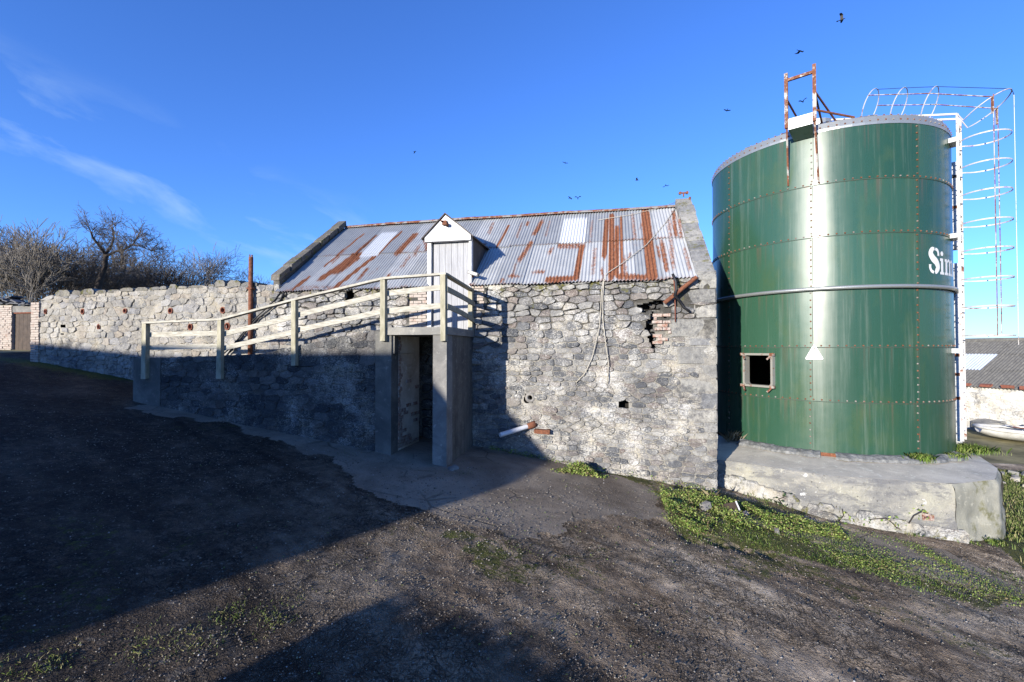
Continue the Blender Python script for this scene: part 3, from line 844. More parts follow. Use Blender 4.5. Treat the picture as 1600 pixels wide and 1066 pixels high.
# ================================================================== BARN
EZ = 4.40
PITCH_R = math.radians(38.0)
RGD = 3.0                                             # plan depth of the ridge behind the front
CR, SR_ = math.cos(PITCH_R), math.sin(PITCH_R)
RN = -WN * SR_ + UP * CR                              # roof normal
RO = F(0, 0, EZ + 0.05)
def roof_at(s, r, h=0.0): return RO + s * WE + r * (WN * CR + UP * SR_) + h * RN
def roof_pt(x, y):
    q = ray(x, y); t = ((RO - CAMP) @ RN) / (q @ RN); p = CAMP + t * q - RO
    return float(p @ WE), float(p @ (WN * CR + UP * SR_))
def hrect(x0, y0, x1, y1, d=0.0):
    a = wall_pt(x0, y0, d); b = wall_pt(x1, y1, d)
    return (min(a[0], b[0]), max(a[0], b[0]), min(a[1], b[1]), max(a[1], b[1]))
S_L = wall_s(424); S_R = wall_s(1119)
RS_L = roof_pt(440, 447)[0]; RS_R = roof_pt(1086, 425)[0]
RLEN = RGD / math.cos(PITCH_R)
RD = -1.71                                            # face of the ramp
S_PR = wall_pt(699, 512, RD)[0]                       # right edge of the platform
PZ = wall_pt(697, 511, RD)[1]
barn = thing("stone_barn", "long rubble stone barn with rusty corrugated roof and white gabled loft door", "barn", F(-1, 0, G(-1, 10.5)), WROT)

def gz_wall(s, d=0.0):
    p = F(s, d, 0); return float(G(p[0], p[1]))
D0, D1 = wall_s(668), wall_s(736)
win = hrect(541, 455, 553, 469)
pipe_h = hrect(820, 614, 834, 629)
putlog = hrect(968, 621, 983, 638)
cav = [hrect(*r) for r in ((996, 476, 1006, 488), (1004, 473, 1018, 487), (1016, 471, 1030, 484), (1028, 469, 1040, 478), (1014, 486, 1022, 500), (1009, 499, 1021, 516), (1012, 515, 1024, 530), (1015, 529, 1023, 542), (1019, 541, 1027, 553), (1031, 492, 1042, 498))]
doorh = (D0 + 0.02, D1 - 0.02, PZ - 0.1, EZ + 0.6)
jamb = hrect(640, 446, 668, 512); jamb = (jamb[0], D0 + 0.02, PZ, jamb[3])
jamb2 = (D1 - 0.02, wall_s(757), wall_pt(750, 485)[1], EZ - 0.02)
brk = hrect(1018, 487, 1049, 538)
# dressed quoins up the right-hand corner
qu = []
for (x0, y0, y1) in ((1062, 452, 475), (1085, 475, 497), (1046, 498, 528), (1078, 528, 541), (1058, 541, 570), (1092, 570, 592), (1063, 592, 614), (1096, 614, 640), (1075, 640, 660), (1100, 660, 676), (1086, 676, 686), (1104, 686, 702)):
    a = wall_pt(x0, y0); b = wall_pt(x0, y1)
    qu.append((a[0], S_R + 0.01, b[1] + 0.008, a[1] - 0.008))
qu.append((wall_s(1092), S_R + 0.01, qu[0][3] + 0.01, EZ + 0.12))
zt_b = lambda s: EZ - 0.02
def zb_b(s):
    if s < S_PR: return 3.0
    return gz_wall(s) - 0.05
rng = np.random.default_rng(3)
hr = lambda z: (0.06, 0.13) if z < 1.5 else ((0.08, 0.17) if z < 3.1 else (0.09, 0.24))
wr = lambda z: (0.13, 0.40) if z < 1.5 else ((0.14, 0.42) if z < 3.1 else (0.16, 0.46))
polys = rubble(S_L, S_R, zb_b, zt_b, hr, wr, rng, drops=[(h[0] - .05, h[1] + .05, h[2] - .05, h[3] + .05) for h in cav] + [putlog], holes=[win, pipe_h, doorh, jamb, jamb2, brk] + qu, gap=0.017, big=0.14)
lay_stones(polys, barn, m_stone, rng, flush=lambda c: 0.85 + 0.6 * min(1, max(0, (c[1] - 2.6) / 1.0)), proud=(0.008, 0.050))
for k, q in enumerate(qu):
    mb = MB()
    s0, s1, z0, z1 = q
    n0 = (s1 - s0)
    pts = [(s0, z0), (s0 + n0 * .5, z0 + .004), (s1, z0), (s1 + .006, (z0 + z1) / 2), (s1, z1), (s0 + n0 * .5, z1 - .006), (s0, z1), (s0 - .006, (z0 + z1) / 2)]
    stone_geo(mb, pts, 0.0, rng, (0.004, 0.012), sink=0.30)
    mb.build("quoin", m_quoin, barn)
holes_b = [win, pipe_h, putlog, doorh] + cav
v, q = wall_skin(S_L, S_R - 0.01, lambda s: gz_wall(s) - 0.3, lambda s: EZ, 0.03, -0.004, 0.010, holes_b, seed=41, ragged=0.035)
np_mesh("front_wall", v, q, m_mortar, barn, smooth=True)
mb = MB()
for h in [win, pipe_h, putlog]:
    mb = MB(); hole_lining(mb, h, 0.32); mb.build("wall_cavity", m_void_shade, barn)
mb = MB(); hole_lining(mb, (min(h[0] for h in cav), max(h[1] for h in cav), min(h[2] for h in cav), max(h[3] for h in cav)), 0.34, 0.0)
mb.build("wall_cavity", m_void_shade, barn)
rng_c = np.random.default_rng(15)
for p in rubble(min(h[0] for h in cav) - .05, max(h[1] for h in cav) + .05, lambda s: min(h[2] for h in cav), lambda s: max(h[3] for h in cav), (.07, .15), (.1, .25), rng_c, gap=.03):
    if rng_c.random() < .75:
        mb = MB(); stone_geo(mb, p, 0.24, rng_c, (.0, .09)); mb.build("stone", m_ramp_stone, barn)
# bricks showing in the broken patch, round the loft door
def bricks(mb_list, rect, d, parent, rng, bw=0.215, bh=0.072, drop=0.15, jit=0.02, frame_out=0.03, ragged=0.0):
    s0, s1, z0, z1 = rect
    z = z0; row = 0
    while z + bh * 0.6 < z1:
        s = s0 - (0.5 * bw if row % 2 else 0)
        while s < s1:
            a = max(s, s0 + ragged * rng.random()) + 0.006; b = min(s + bw, s1 - ragged * rng.random()) - 0.006
            if b - a > 0.05 and rng.random() > drop:
                o = rng.uniform(-jit, jit)
                m = MB(); m.fbox(a, b, d - frame_out + o, d + 0.06, z + 0.006, min(z + bh, z1) - 0.006, 0.005)
                mb_list.append(m)
            s += bw
        z += bh; row += 1
bl = []
bricks(bl, brk, -0.02, barn, rng, drop=0.22, jit=0.035, frame_out=0.035, ragged=.07)
nb0 = len(bl)
bricks(bl, jamb, 0.0, barn, rng, drop=0.05, jit=0.006, frame_out=0.018)
bricks(bl, jamb2, 0.0, barn, rng, drop=0.15, jit=0.006, frame_out=0.018)
for k, m in enumerate(bl): m.build("brick", m_brick if k < nb0 else m_brickw, barn)
# gables, rear wall
def gable(s0, s1, lift, name="gable_wall"):
    pr = [(0.02, gz_wall(s0) - 0.4), (2 * RGD, gz_wall(s0) - 0.6), (2 * RGD, EZ + lift), (RGD, EZ + RGD * math.tan(PITCH_R) + lift), (0.02, EZ + lift)]
    m = MB(); m.prism([F(s0, d, z) for d, z in pr], WE * (s1 - s0)); return m
gable(S_L + 0.01, RS_L - 0.02, 0.02).build("gable_wall", m_mortar, barn)
gable(RS_R + 0.02, S_R - 0.012, 0.0).build("gable_wall", m_mortar, barn)
m = MB(); m.fbox(S_L + 0.02, S_R - 0.02, 2 * RGD - .2, 2 * RGD, gz_wall(0) - 1.5, EZ); m.build("rear_wall", m_mortar, barn)
m = MB(); m.prism([F(RS_L, RGD + .02, EZ + RGD * math.tan(PITCH_R)), F(RS_L, 2 * RGD + .2, EZ - 0.12), F(RS_L, 2 * RGD + .2, EZ - 0.07), F(RS_L, RGD + .02, EZ + RGD * math.tan(PITCH_R) + .05)], WE * (RS_R - RS_L)); m.build("rear_roof_slope", m_roof, barn)

# ---- roof sheets
RUST = []
def strip(x0, y0, x1, y1, w, a): RUST.append((*roof_pt(x0, y0), *roof_pt(x1, y1), w, a))
for q in ((569, 366, 510, 415, .04, .55), (588, 369, 555, 399, .05, .55), (553, 404, 533, 419, .17, .75), (519, 425, 505, 434, .10, .65), (479, 437, 465, 447, .06, .8), (625, 365, 587, 402, .035, .8), (582, 404, 528, 446, .055, .85),
          (648, 368, 622, 396, .10, .55), (667, 376, 670, 388, .08, .55), (590, 420, 580, 428, .1, .3), (625, 418, 618, 424, .08, .3), (445, 449, 560, 447, .03, .35),
          (796, 352, 777, 387, .03, .7), (847, 346, 835, 367, .07, .5), (826, 347, 823, 353, .05, .5), (830, 381, 812, 407, .07, .5), (806, 412, 802, 430, .03, .4),
          (874, 385, 912, 384, .06, .55), (862, 390, 858, 396, .06, .45), (909, 387, 900, 435, .055, .7), (855, 436, 900, 436, .04, .7), (890, 390, 880, 425, .10, .22),
          (948, 345, 944, 402, .05, .72), (956, 336, 955, 432, .05, .85), (964, 357, 963, 430, .045, .75), (970.5, 340, 972, 430, .03, .6), (940, 420, 942, 432, .03, .5),
          (1008, 332, 1019, 432, .085, .98), (1027, 385, 1031, 405, .04, .45), (1034, 378, 1042, 424, .06, .48), (1015, 378, 990, 384, .05, .3),
          (1052, 330, 1056, 370, .05, .5), (1060, 328, 1064, 372, .045, .45), (1003, 350, 1000, 360, .04, .4), (985, 395, 983, 405, .04, .4), (965, 434, 1025, 433, .04, .6),
          (785, 437, 800, 433, .04, .6), (758, 380, 752, 400, .05, .45), (770, 350, 764, 366, .06, .4), (815, 350, 808, 372, .04, .4), (860, 345, 852, 372, .05, .35), (925, 345, 922, 380, .05, .35), (930, 390, 926, 430, .06, .38), (988, 335, 992, 372, .05, .4), (975, 400, 978, 430, .05, .4), (1045, 345, 1052, 420, .06, .4), (1070, 390, 1078, 422, .05, .4), (600, 380, 585, 398, .07, .4), (640, 400, 628, 418, .08, .38), (540, 392, 520, 412, .06, .4), (575, 420, 560, 438, .05, .5), (610, 428, 600, 440, .05, .5), (655, 385, 648, 400, .07, .4), (850, 425, 800, 432, .03, .5), (700, 352, 690, 362, .05, .4)):
    strip(*q)
WHITE = []
for quad in (((599, 364), (625, 363), (586, 402), (557.5, 402)), ((882, 343.5), (917, 340), (914, 381), (873, 382.5))):
    pp = [roof_pt(*p) for p in quad]
    WHITE.append((((pp[0][0] + pp[3][0]) / 2), ((pp[1][0] + pp[2][0]) / 2), (pp[2][1] + pp[3][1]) / 2, (pp[0][1] + pp[1][1]) / 2))
def rust_at(S, R):
    f = np.full(S.shape, 0.20) + (fbm(S * 6, R * 0.9, 4, 3) - 0.5) * 0.22
    for (s0, r0, s1, r1, w, a) in RUST:
        dx, dr = s1 - s0, r1 - r0; L2 = dx * dx + dr * dr
        t = (((S - s0) * dx + (R - r0) * dr) / L2).clip(0, 1)
        dist = np.hypot(S - s0 - t * dx, (R - r0 - t * dr) * 0.6)
        f = np.maximum(f, min(1.0, a * 1.18) * (1.0 - (dist / (w * 1.7)) ** 2.4).clip(0, 1))
    return f
PIT = 0.0765
def sheet(s0, s1, r0, r1, lift, parent, white_ok=True):
    n = max(6, int(round((s1 - s0) / PIT * 6)))
    ss = np.linspace(s0, s1, n + 1); rr = np.linspace(r0, r1, 13)
    S, R = np.meshgrid(ss, rr, indexing='ij')
    ti = RNG.uniform(-0.006, 0.006, 4)
    u = (S - s0) / (s1 - s0); w = (R - r0) / (r1 - r0)
    H = 0.016 * np.sin(2 * math.pi * S / PIT) + lift * (1 - w) + 0.006 + ti[0] * u * w + ti[1] * (1 - u) * w + ti[2] * u * (1 - w) + ti[3] * (1 - u) * (1 - w)
    H += 0.012 * (fbm(S * 1.5, R * 1.5, 2, 8) - 0.5)
    P = RO + S[..., None] * WE + R[..., None] * (WN * CR + UP * SR_) + H[..., None] * RN
    ix = np.arange(S.size).reshape(S.shape)
    Qs = np.stack([ix[:-1, :-1], ix[1:, :-1], ix[1:, 1:], ix[:-1, 1:]], -1).reshape(-1, 4)
    wh = np.zeros(S.shape)
    for (a, b, c, d) in WHITE: wh = np.maximum(wh, ((S > a) & (S < b) & (R > c) & (R < d)) * 1.0)
    ru_ = rust_at(S, R)
    # rust creeps up from cut ends
    ru_ = np.maximum(ru_, 0.42 * np.exp(-(R - r0) / 0.07) * (0.5 + fbm(S * 3, R * 0 + s0, 2, 77)))
    ru_ = ru_ * (1 - 0.85 * wh)
    return np_mesh("roof_sheet", P.reshape(-1, 3), Qs, m_roof, parent, {"rust": ru_.ravel(), "white": wh.ravel()}, smooth=True)
def cols(a, b): 
    n = max(1, round((b - a) / 0.64)); return np.linspace(a, b, n + 1)
for (a, b, full) in ((RS_L, D0 + 0.02, True), (D0 + 0.02, D1 - 0.02, False), (D1 - 0.02, RS_R, True)):
    cc = cols(a, b)
    for k in range(len(cc) - 1):
        s0, s1 = cc[k] - 0.02, cc[k + 1] + 0.02
        if not full: sheet(cc[k], cc[k + 1], 1.62, RLEN, 0.01, barn); continue
        al_ = 0.006 * (k % 2)
        mid = 1.72 + RNG.uniform(-0.03, 0.03)
        if k and a > D0: mid = WHITE[1][2] + 0.03
        sheet(s0, s1, -0.13 - RNG.uniform(0, 0.05), mid + 0.12, al_, barn)
        sheet(s0, s1, mid, RLEN, 0.014 + al_, barn)
# ---- ridge caps
rc = np.linspace(RS_L, RS_R, 8)
for k in range(7):
    s0, s1 = rc[k] - 0.03, rc[k + 1] + 0.03
    m = MB(); n = 8; vs_ = []
    dz = RNG.uniform(-0.02, 0.02, 2)
    for j, s in enumerate((s0, s1)):
        for i in range(n + 1):
            an = math.pi * (i / n) * 1.05 - 0.07
            c = roof_at(s, RLEN + 0.02, 0.01)
            vs_.append(c + (-math.cos(an) * 0.15) * WN + (math.sin(an) * 0.09 - 0.045 + dz[j]) * UP)
    m.add(vs_, [(i, i + 1, n + 2 + i, n + 1 + i) for i in range(n)])
    m.build("ridge_cap", m_ridge, barn, smooth=True)
# ---- skews (stone copings) on both gables
def skew(s0, s1, z_low, z_high, d_low, d_high, th, mat, n, base_lift):
    for k in range(n):
        t0, t1 = k / n, (k + 1) / n - 0.012
        j = RNG.uniform(-0.02, 0.02, 2)
        def pt(t, dz): return d_low + (d_high - d_low) * t, z_low + (z_high - z_low) * t + dz
        a0, b0 = pt(t0, 0), pt(t1, 0)
        poly = [F(s0 - j[0], a0[0], a0[1] - th), F(s0 - j[0], b0[0], b0[1] - th), F(s0, b0[0], b0[1] + j[1]), F(s0, a0[0], a0[1] + j[1])]
        m = MB(); m.prism(poly, WE * (s1 - s0 + j[1])); m.build("coping_stone", mat, barn)
pkL = wall_pt(546, 344, RGD - .1); pkR = wall_pt(1072, 308, RGD - .05)
kL = wall_pt(424, 432, 0.0)
skew(S_L - 0.02, RS_L + 0.03, kL[1] + 0.05, pkL[1], 0.0, RGD - .05, 0.16, m_skew, 7, 0)
m = MB()
m.prism([F(S_L + 0.02, 0.03, EZ - 0.05), F(S_L + 0.02, RGD - .1, EZ + 2.1), F(S_L + 0.02, RGD - .1, pkL[1] - 0.13), F(S_L + 0.02, 0.03, kL[1] - 0.10)], WE * (RS_L - S_L - 0.03))
m.build("skew_wall", m_skew, barn)
skew(RS_R - 0.01, S_R - 0.005, EZ + 0.10, pkR[1], -0.02, RGD, 0.16, m_quoin, 8, 0)
m = MB()                                              # rusty iron fixture on the gable top
tp = F((RS_R + S_R) / 2, RGD - .1, pkR[1])
m.tube([tp, tp + UP * 0.10], 0.02, 6); m.tube([tp + UP * .10 - WE * .09, tp + UP * .10 + WE * .09], 0.022, 6)
for sg in (-1, 1): m.tube([tp + UP * .10 + WE * sg * .09 - WN * .03, tp + UP * .10 + WE * sg * .09 + WN * .03], 0.04, 8)
m.tube([tp + WE * .16 - UP * .02, tp + WE * .16 - UP * .2], 0.03, 6)
m.build("gable_bracket", m_rust, barn)

# ---- loft door dormer
DZE = wall_pt(733, 368)[1]; DZP = wall_pt(698, 338)[1]; DM = wall_s(698)
DW0, DW1 = wall_s(667), wall_s(736)
gb = MB()
bz = wall_pt(700, 378)[1]
gb.prism([F(DW0 - .02, -0.10, bz), F(DW1 + .02, -0.10, bz), F(DW1 + .02, -0.10, DZE), F(DM, -0.10, DZP), F(DW0 - .02, -0.10, DZE)], WN * 0.16)
dormer = gb.build("dormer_gable", m_white, barn)
# door of vertical boards, each one a piece
dw = (wall_s(733) - wall_s(676))
for k in range(6):
    a = wall_s(676) + dw * k / 6; b = a + dw / 6 - 0.006
    o = RNG.uniform(-0.004, 0.004)
    m = MB(); m.fbox(a, b, 0.05 + o, 0.085 + o, PZ + 0.02, bz - 0.01); m.build("door_board", m_door, dormer)
for (x0, x1, y) in ((668, 674, 0), (733, 737, 0)):
    m = MB(); m.fbox(wall_s(x0), wall_s(x1), -0.03, 0.10, PZ, bz - 0.003); m.build("door_post", m_white, dormer)
m = MB(); m.fbox(wall_s(672), wall_s(734), 0.10, 0.13, PZ, bz); m.build("door_backing", m_void_shade, dormer)
def dorm_depth(z): return (z - EZ) / math.tan(PITCH_R)
for sgn, s in ((-1, DW0), (1, DW1)):                  # cheeks of upright boards
    dd = dorm_depth(DZE); nb = 7
    for k in range(nb):
        d0, d1 = 0.07 + (dd - 0.07) * k / nb, 0.07 + (dd - 0.07) * (k + 1) / nb - 0.006
        m = MB()
        m.prism([F(s - 0.012, d0, EZ + 0.0 + d0 * math.tan(PITCH_R) - 0.02), F(s - 0.012, d1, EZ + d1 * math.tan(PITCH_R) - 0.02), F(s - 0.012, d1, DZE - 0.01), F(s - 0.012, d0, DZE - 0.01)], WE * 0.024)
        m.build("cheek_board", m_cheek, dormer)
for sgn, s in ((-1, DW0), (1, DW1)):
    dE, dR = dorm_depth(DZE - 0.06), dorm_depth(DZP) + 0.05
    so_ = s + sgn * 0.09; ze = DZE - 0.07
    m = MB()
    a = [F(so_, -0.14, ze), F(so_, dE, ze), F(DM, dR, DZP + 0.02), F(DM, -0.14, DZP + 0.02)]
    m.prism(a, UP * 0.03)
    m.build("dormer_roof", m_cheek, dormer)
m = MB(); c = F(wall_s(697.5), -0.13, wall_pt(697, 351)[1])
m.box(c, WE, WN, UP, 0.05, 0.04, 0.05); m.box(c + WE * .05 - UP * .04 - WN * .05, WE, WN, UP, 0.04, 0.07, 0.03); m.tube([c - WE * .06 + UP * .03, c - WE * .05 - WN * .1 + UP * .03], .02, 6)
m.build("hoist_bracket", m_rust, dormer)
lamp = thing("floodlight", "small grey floodlight fixed at the foot of the dormer's dark cheek", "lamp", F(wall_s(741), -0.12, wall_pt(741, 432)[1]), WROT)
c = F(wall_s(742), -0.13, wall_pt(741, 429)[1])
ax = WE * math.cos(-0.35) + UP * math.sin(-0.35); az = np.cross(ax, WN) * -1
m = MB(); m.box(c, ax, WN, az, 0.13, 0.06, 0.04); m.build("housing", m_lamp, lamp)
m = MB(); m.box(c - WN * 0.065, ax, WN, az, 0.11, 0.006, 0.03); m.build("lens", m_lens, lamp)
m = MB(); m.beam(c + WN * 0.05, F(DW1 + 0.01, 0.05, wall_pt(741, 432)[1]), 0.03, 0.03); m.build("arm", m_rust, lamp)

# ================================================================== YARD WALL
Y_L = wall_s(63)
yw = thing("yard_wall", "high rubble stone yard wall with clay pipe holes running left from the barn", "wall", F((Y_L + S_L) / 2, 0.25, gz_wall((Y_L + S_L) / 2)), WROT)
tl = [wall_pt(x, y) for x, y in ((60, 470), (72, 470), (76, 463), (115, 460), (200, 454), (270, 450), (340, 447), (424, 445))]
ts = [p[0] for p in tl]; tz = [p[1] for p in tl]
zt_y = lambda s: float(np.interp(s, ts, tz))
zb_y = lambda s: (gz_wall(s) - 0.05) if s < wall_s(212) else 2.35
yh = []
for (x, y, w, h) in ((72, 487, 3, 6), (130, 487, 4, 7), (196, 486, 4, 6), (267, 486, 5, 7), (349, 485, 6, 8), (98, 510, 8, 5), (98, 522, 5, 3), (155, 511, 3.2, 7), (298, 511, 5, 8), (356, 510, 6, 9)):
    yh.append(hrect(x - w / 2, y - h / 2, x + w / 2, y + h / 2))
rng = np.random.default_rng(21)
pol = rubble(Y_L, S_L + 0.25, zb_y, zt_y, (0.08, 0.22), (0.14, 0.40), rng, holes=yh, gap=0.010, big=0.18)
lay_stones(pol, yw, m_yard, rng, proud=(0.004, 0.030), weight=lambda c: 1.0 / (10.3 - 0.215 * c[0]) ** 2)
v, q = wall_skin(Y_L, S_L + 0.02, lambda s: gz_wall(s) - 0.3, lambda s: zt_y(s) - 0.02, 0.06, 0.0, 0.014, yh, seed=51)
np_mesh("wall_core", v, q, m_yard_mortar, yw, smooth=True)
m = MB(); m.prism([F(Y_L, 0.04, gz_wall(Y_L) - .3), F(S_L, 0.04, gz_wall(S_L) - .3)] + [F(s, 0.04, zt_y(s) - 0.03) for s in reversed(ts[1:])] + [F(Y_L, 0.04, zt_y(Y_L) - .03)], WN * 0.45)
m.f.pop(0)                                            # its front is the mortar face
m.build("wall_back", m_yard_mortar, yw)
m = MB()
for h in yh:
    m = MB(); hole_lining(m, h, 0.36); m.build("wall_cavity", m_void_shade, yw)
for i in (0, 1, 2, 3, 4, 7, 8, 9):
    h = yh[i]; cs, cz = (h[0] + h[1]) / 2, (h[2] + h[3]) / 2; rr = (h[1] - h[0]) / 2 * 1.02; rz = (h[3] - h[2]) / 2 * 1.02
    m = MB(); n = 12
    vs_ = []
    for (k, d) in ((1.0, 0.2), (1.0, -0.03), (1.3, -0.03), (1.3, 0.05)):
        for j in range(n): vs_.append(F(cs + rr * k * math.cos(2 * math.pi * j / n), d, cz + rz * k * math.sin(2 * math.pi * j / n)))
    m.add(vs_, [(a * n + j, a * n + (j + 1) % n, (a + 1) * n + (j + 1) % n, (a + 1) * n + j) for a in range(3) for j in range(n)])
    m.build("clay_pipe", m_clay, yw, smooth=True)
# rough coping along the top
s = Y_L + 0.05
while s < S_L - 0.1:
    w = RNG.uniform(0.18, 0.62); h = RNG.choice([RNG.uniform(0.05, 0.10), RNG.uniform(0.10, 0.19)])
    if s + w > S_L: break
    if RNG.random() > 0.05:
        z = zt_y(s + w / 2) - 0.03
        m = MB()
        pol_ = [(s + .01, z), (s + w - .01, z), (s + w + RNG.uniform(-.02, .01), z + h * .6), (s + w * .8, z + h * RNG.uniform(.9, 1.05)), (s + w * .25, z + h * RNG.uniform(.9, 1.1)), (s - RNG.uniform(-.02, .01), z + h * .6)]
        nn = len(pol_)
        dps = (-0.04 + RNG.uniform(-.02, .02), 0.2, 0.44 + RNG.uniform(-.03, .03)); vs_ = []
        for kk, d in enumerate(dps):
            for (a, b) in pol_:
                cs = s + w / 2; sc = 1.0 if kk == 1 else 0.93
                vs_.append(F(cs + (a - cs) * sc + RNG.uniform(-.008, .008), d, z + (b - z) * (1.0 if kk == 1 else 0.94) + RNG.uniform(-.006, .006)))
        m.add(vs_, [tuple(range(nn)), tuple(reversed(range(2 * nn, 3 * nn)))] + [(a * nn + k, (a + 1) * nn + k, (a + 1) * nn + (k + 1) % nn, a * nn + (k + 1) % nn) for a in range(2) for k in range(nn)])
        m.build("coping_stone", m_cope, yw)
    s += w + RNG.uniform(0.0, 0.03)
# brick end pier
bl = MB()
z = gz_wall(Y_L) - 0.05; row = 0
while z < wall_pt(62, 476)[1]:
    for k in range(2):
        o = 0.11 if row % 2 else 0
        bl.fbox(Y_L - 0.30 + k * 0.2 - (o if k else 0) * .3, Y_L - 0.11 + k * 0.115, -0.05 + RNG.uniform(-.01, .01), 0.42, z + 0.006, z + 0.068, 0.004)
    z += 0.073; row += 1
bl.build("brick_pier", m_brickw, yw, kind='stuff')

pole = thing("rusty_pole", "thin rusty iron pole standing against the yard wall beside the barn gable", "pole", F(wall_s(391, -0.1), -0.1, 2.6), WROT)
m = MB(); x0 = wall_s(391, -0.1)
zt = wall_pt(392, 402, -0.1)[1]
m.tube([F(x0, -0.1, 2.5), F(x0, -0.1, zt)], 0.055, 8); m.build("shaft", m_rust, pole, smooth=True)
m = MB(); m.tube([F(x0 - .03, -0.1, zt), F(x0 - .04, -0.1, zt + .07)], 0.015, 5); m.tube([F(x0 + .03, -0.1, zt), F(x0 + .03, -0.1, zt + .06)], 0.02, 5); m.build("broken_tip", m_rust, pole)
zc = wall_pt(391, 451, -0.1)[1]
m = MB(); m.fbox(x0 - .075, x0 + .075, -.16, .0, zc - .02, zc + .02); m.build("clamp", m_rust, pole)

for k, off in enumerate((0, 1)):
    pts = [(439 + off * 6, 456), (428 + off * 9, 470), (415 + off * 7, 483), (396 + off * 4, 500), (380 + off * 3, 520), (362 + off * 3, 542), (346 + off * 8, 556)]
    m = MB(); m.tube([F(*(lambda p: (p[0], -0.09, p[1]))(wall_pt(x, y, -0.09))) for x, y in pts], 0.016 + .006 * k, 6)
    o = m.build("cable", m_black, smooth=True)
    tag(o, ["thin black cable slanting down from the left end of the barn eave, upper of two", "thicker black cable slanting down just right of the thin one from the barn eave"][k], "cable", "cables slanting down from the eave")

# ================================================================== BRICK OUTBUILDING at the far left
OD = 2.4
ob = thing("brick_outbuilding", "low brick outbuilding with dark boarded door at the left end of the yard wall", "outbuilding", F(wall_s(30, OD), OD, gz_wall(wall_s(30, OD), OD)), WROT)
def od(x, y, d=OD): return wall_pt(x, y, d)
oz = gz_wall(od(30, 500)[0], OD) - 0.1
tz_ = od(10, 476)[1]
a0, a1 = od(-60, 500)[0], od(18, 500)[0]
m = MB(); m.fbox(a0, a1 - 0.01, OD + 0.03, OD + 0.3, oz, tz_ - .02); m.build("wall", m_yard_mortar, ob)
bl = MB(); z = oz; row = 0
while z < tz_ - .05:
    s = a0 - (0.11 if row % 2 else 0)
    while s < a1:
        e = min(s + 0.215, a1)
        if e - s > .04: bl.fbox(s + .006, e - .006, OD + RNG.uniform(-.012, .012), OD + .1, z + .006, z + .07, .004)
        s += 0.215
    z += .076; row += 1
bl.build("brickwork", m_brickw, ob, kind='stuff')
d0, d1 = od(18.5, 500)[0], od(50, 500)[0]
lz0, lz1 = od(30, 488)[1], od(30, 478)[1]
nb = 5
for k in range(nb):
    w = (d1 - d0) / nb
    m = MB(); m.fbox(d0 + w * k + .004, d0 + w * (k + 1) - .004, OD + .1, OD + .14, oz, lz0 - .03); m.build("door_board", m_brown, ob)
m = MB(); m.fbox(d0 - .02, d1 + .02, OD + .02, OD + .3, lz0, lz1); m.build("lintel", m_render, ob)
m = MB(); m.fbox(d0, d1, OD + .05, OD + .12, lz0 - .04, lz0 - .003); m.build("red_lath", m_clay, ob)
m = MB(); m.fbox(d0 - .1, d1 + .25, OD + .32, OD + .4, oz, lz1 - .1); m.build("back_wall", m_void_shade, ob)
m = MB(); rz = od(36, 482)[1]
m.prism([F(od(33, 480)[0], OD + .35, rz), F(od(65, 480)[0], OD + .35, rz - .1), F(od(64, 480)[0], OD + 1.7, rz + .42), F(od(36, 480)[0], OD + 1.7, rz + .5)], UP * .04)
m.build("roof_sheet", m_paleblue, ob)
for k in range(22):
    x = RNG.uniform(-8, 46); t = (x + 8) / 54
    p = od(x, 477 - (1 - t) * RNG.uniform(0, 19)); c = F(p[0], OD + RNG.uniform(0, .3), p[1])
    an = RNG.uniform(-.3, .3); ax = WE * math.cos(an) + UP * math.sin(an); up = -WE * math.sin(an) + UP * math.cos(an)
    m = MB(); m.box(c, ax, WN, up, RNG.uniform(.12, .26), RNG.uniform(.1, .2), .022, 1, .01); m.build("slate", m_slate, ob)

# ================================================================== RAMP AND PLATFORM
ramp = thing("loading_ramp", "whitewashed stone ramp climbing to a concrete loft platform with doorway beneath", "ramp", F(wall_pt(450, 600, RD)[0], RD, gz_wall(-3, RD)), WROT)
rt = [wall_pt(x, y, RD) for x, y in ((213, 561), (350, 556), (410, 553), (466, 540), (594, 515), (640, 510))]
rs = [p[0] for p in rt]; rz_ = [p[1] for p in rt]
zt_r = lambda s: float(np.interp(s, rs, rz_))
R_L = rs[0]; R_J = wall_pt(587, 600, RD)[0]; R_E = wall_pt(252, 600, RD)[0]; R_D = wall_pt(612, 600, RD)[0]; P_L = wall_pt(677, 600, RD)[0]
zb_r = lambda s: gz_wall(s, RD) - 0.06
rng = np.random.default_rng(33)
pol = rubble(R_E, R_J, zb_r, zt_r, (0.10, 0.20), (0.18, 0.42), rng, gap=0.012, big=0.1)
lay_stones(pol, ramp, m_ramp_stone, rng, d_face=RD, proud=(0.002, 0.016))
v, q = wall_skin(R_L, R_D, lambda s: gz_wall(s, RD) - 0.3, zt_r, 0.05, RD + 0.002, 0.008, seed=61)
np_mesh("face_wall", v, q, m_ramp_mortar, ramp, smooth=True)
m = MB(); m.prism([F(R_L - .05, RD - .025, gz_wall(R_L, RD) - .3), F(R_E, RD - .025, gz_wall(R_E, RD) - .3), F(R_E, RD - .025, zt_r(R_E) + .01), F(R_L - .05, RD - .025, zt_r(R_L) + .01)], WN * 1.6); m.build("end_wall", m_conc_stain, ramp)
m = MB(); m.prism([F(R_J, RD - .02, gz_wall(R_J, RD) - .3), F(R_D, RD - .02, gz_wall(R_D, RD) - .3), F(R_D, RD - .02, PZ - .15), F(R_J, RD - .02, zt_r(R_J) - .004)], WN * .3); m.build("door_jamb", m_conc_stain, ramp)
m = MB()                                             # deck of the ramp: earth and concrete between face and wall
top = [(s, zt_r(s)) for s in rs if s < R_D] + [(R_D + .05, PZ - .02)]
vs_ = []; n = len(top)
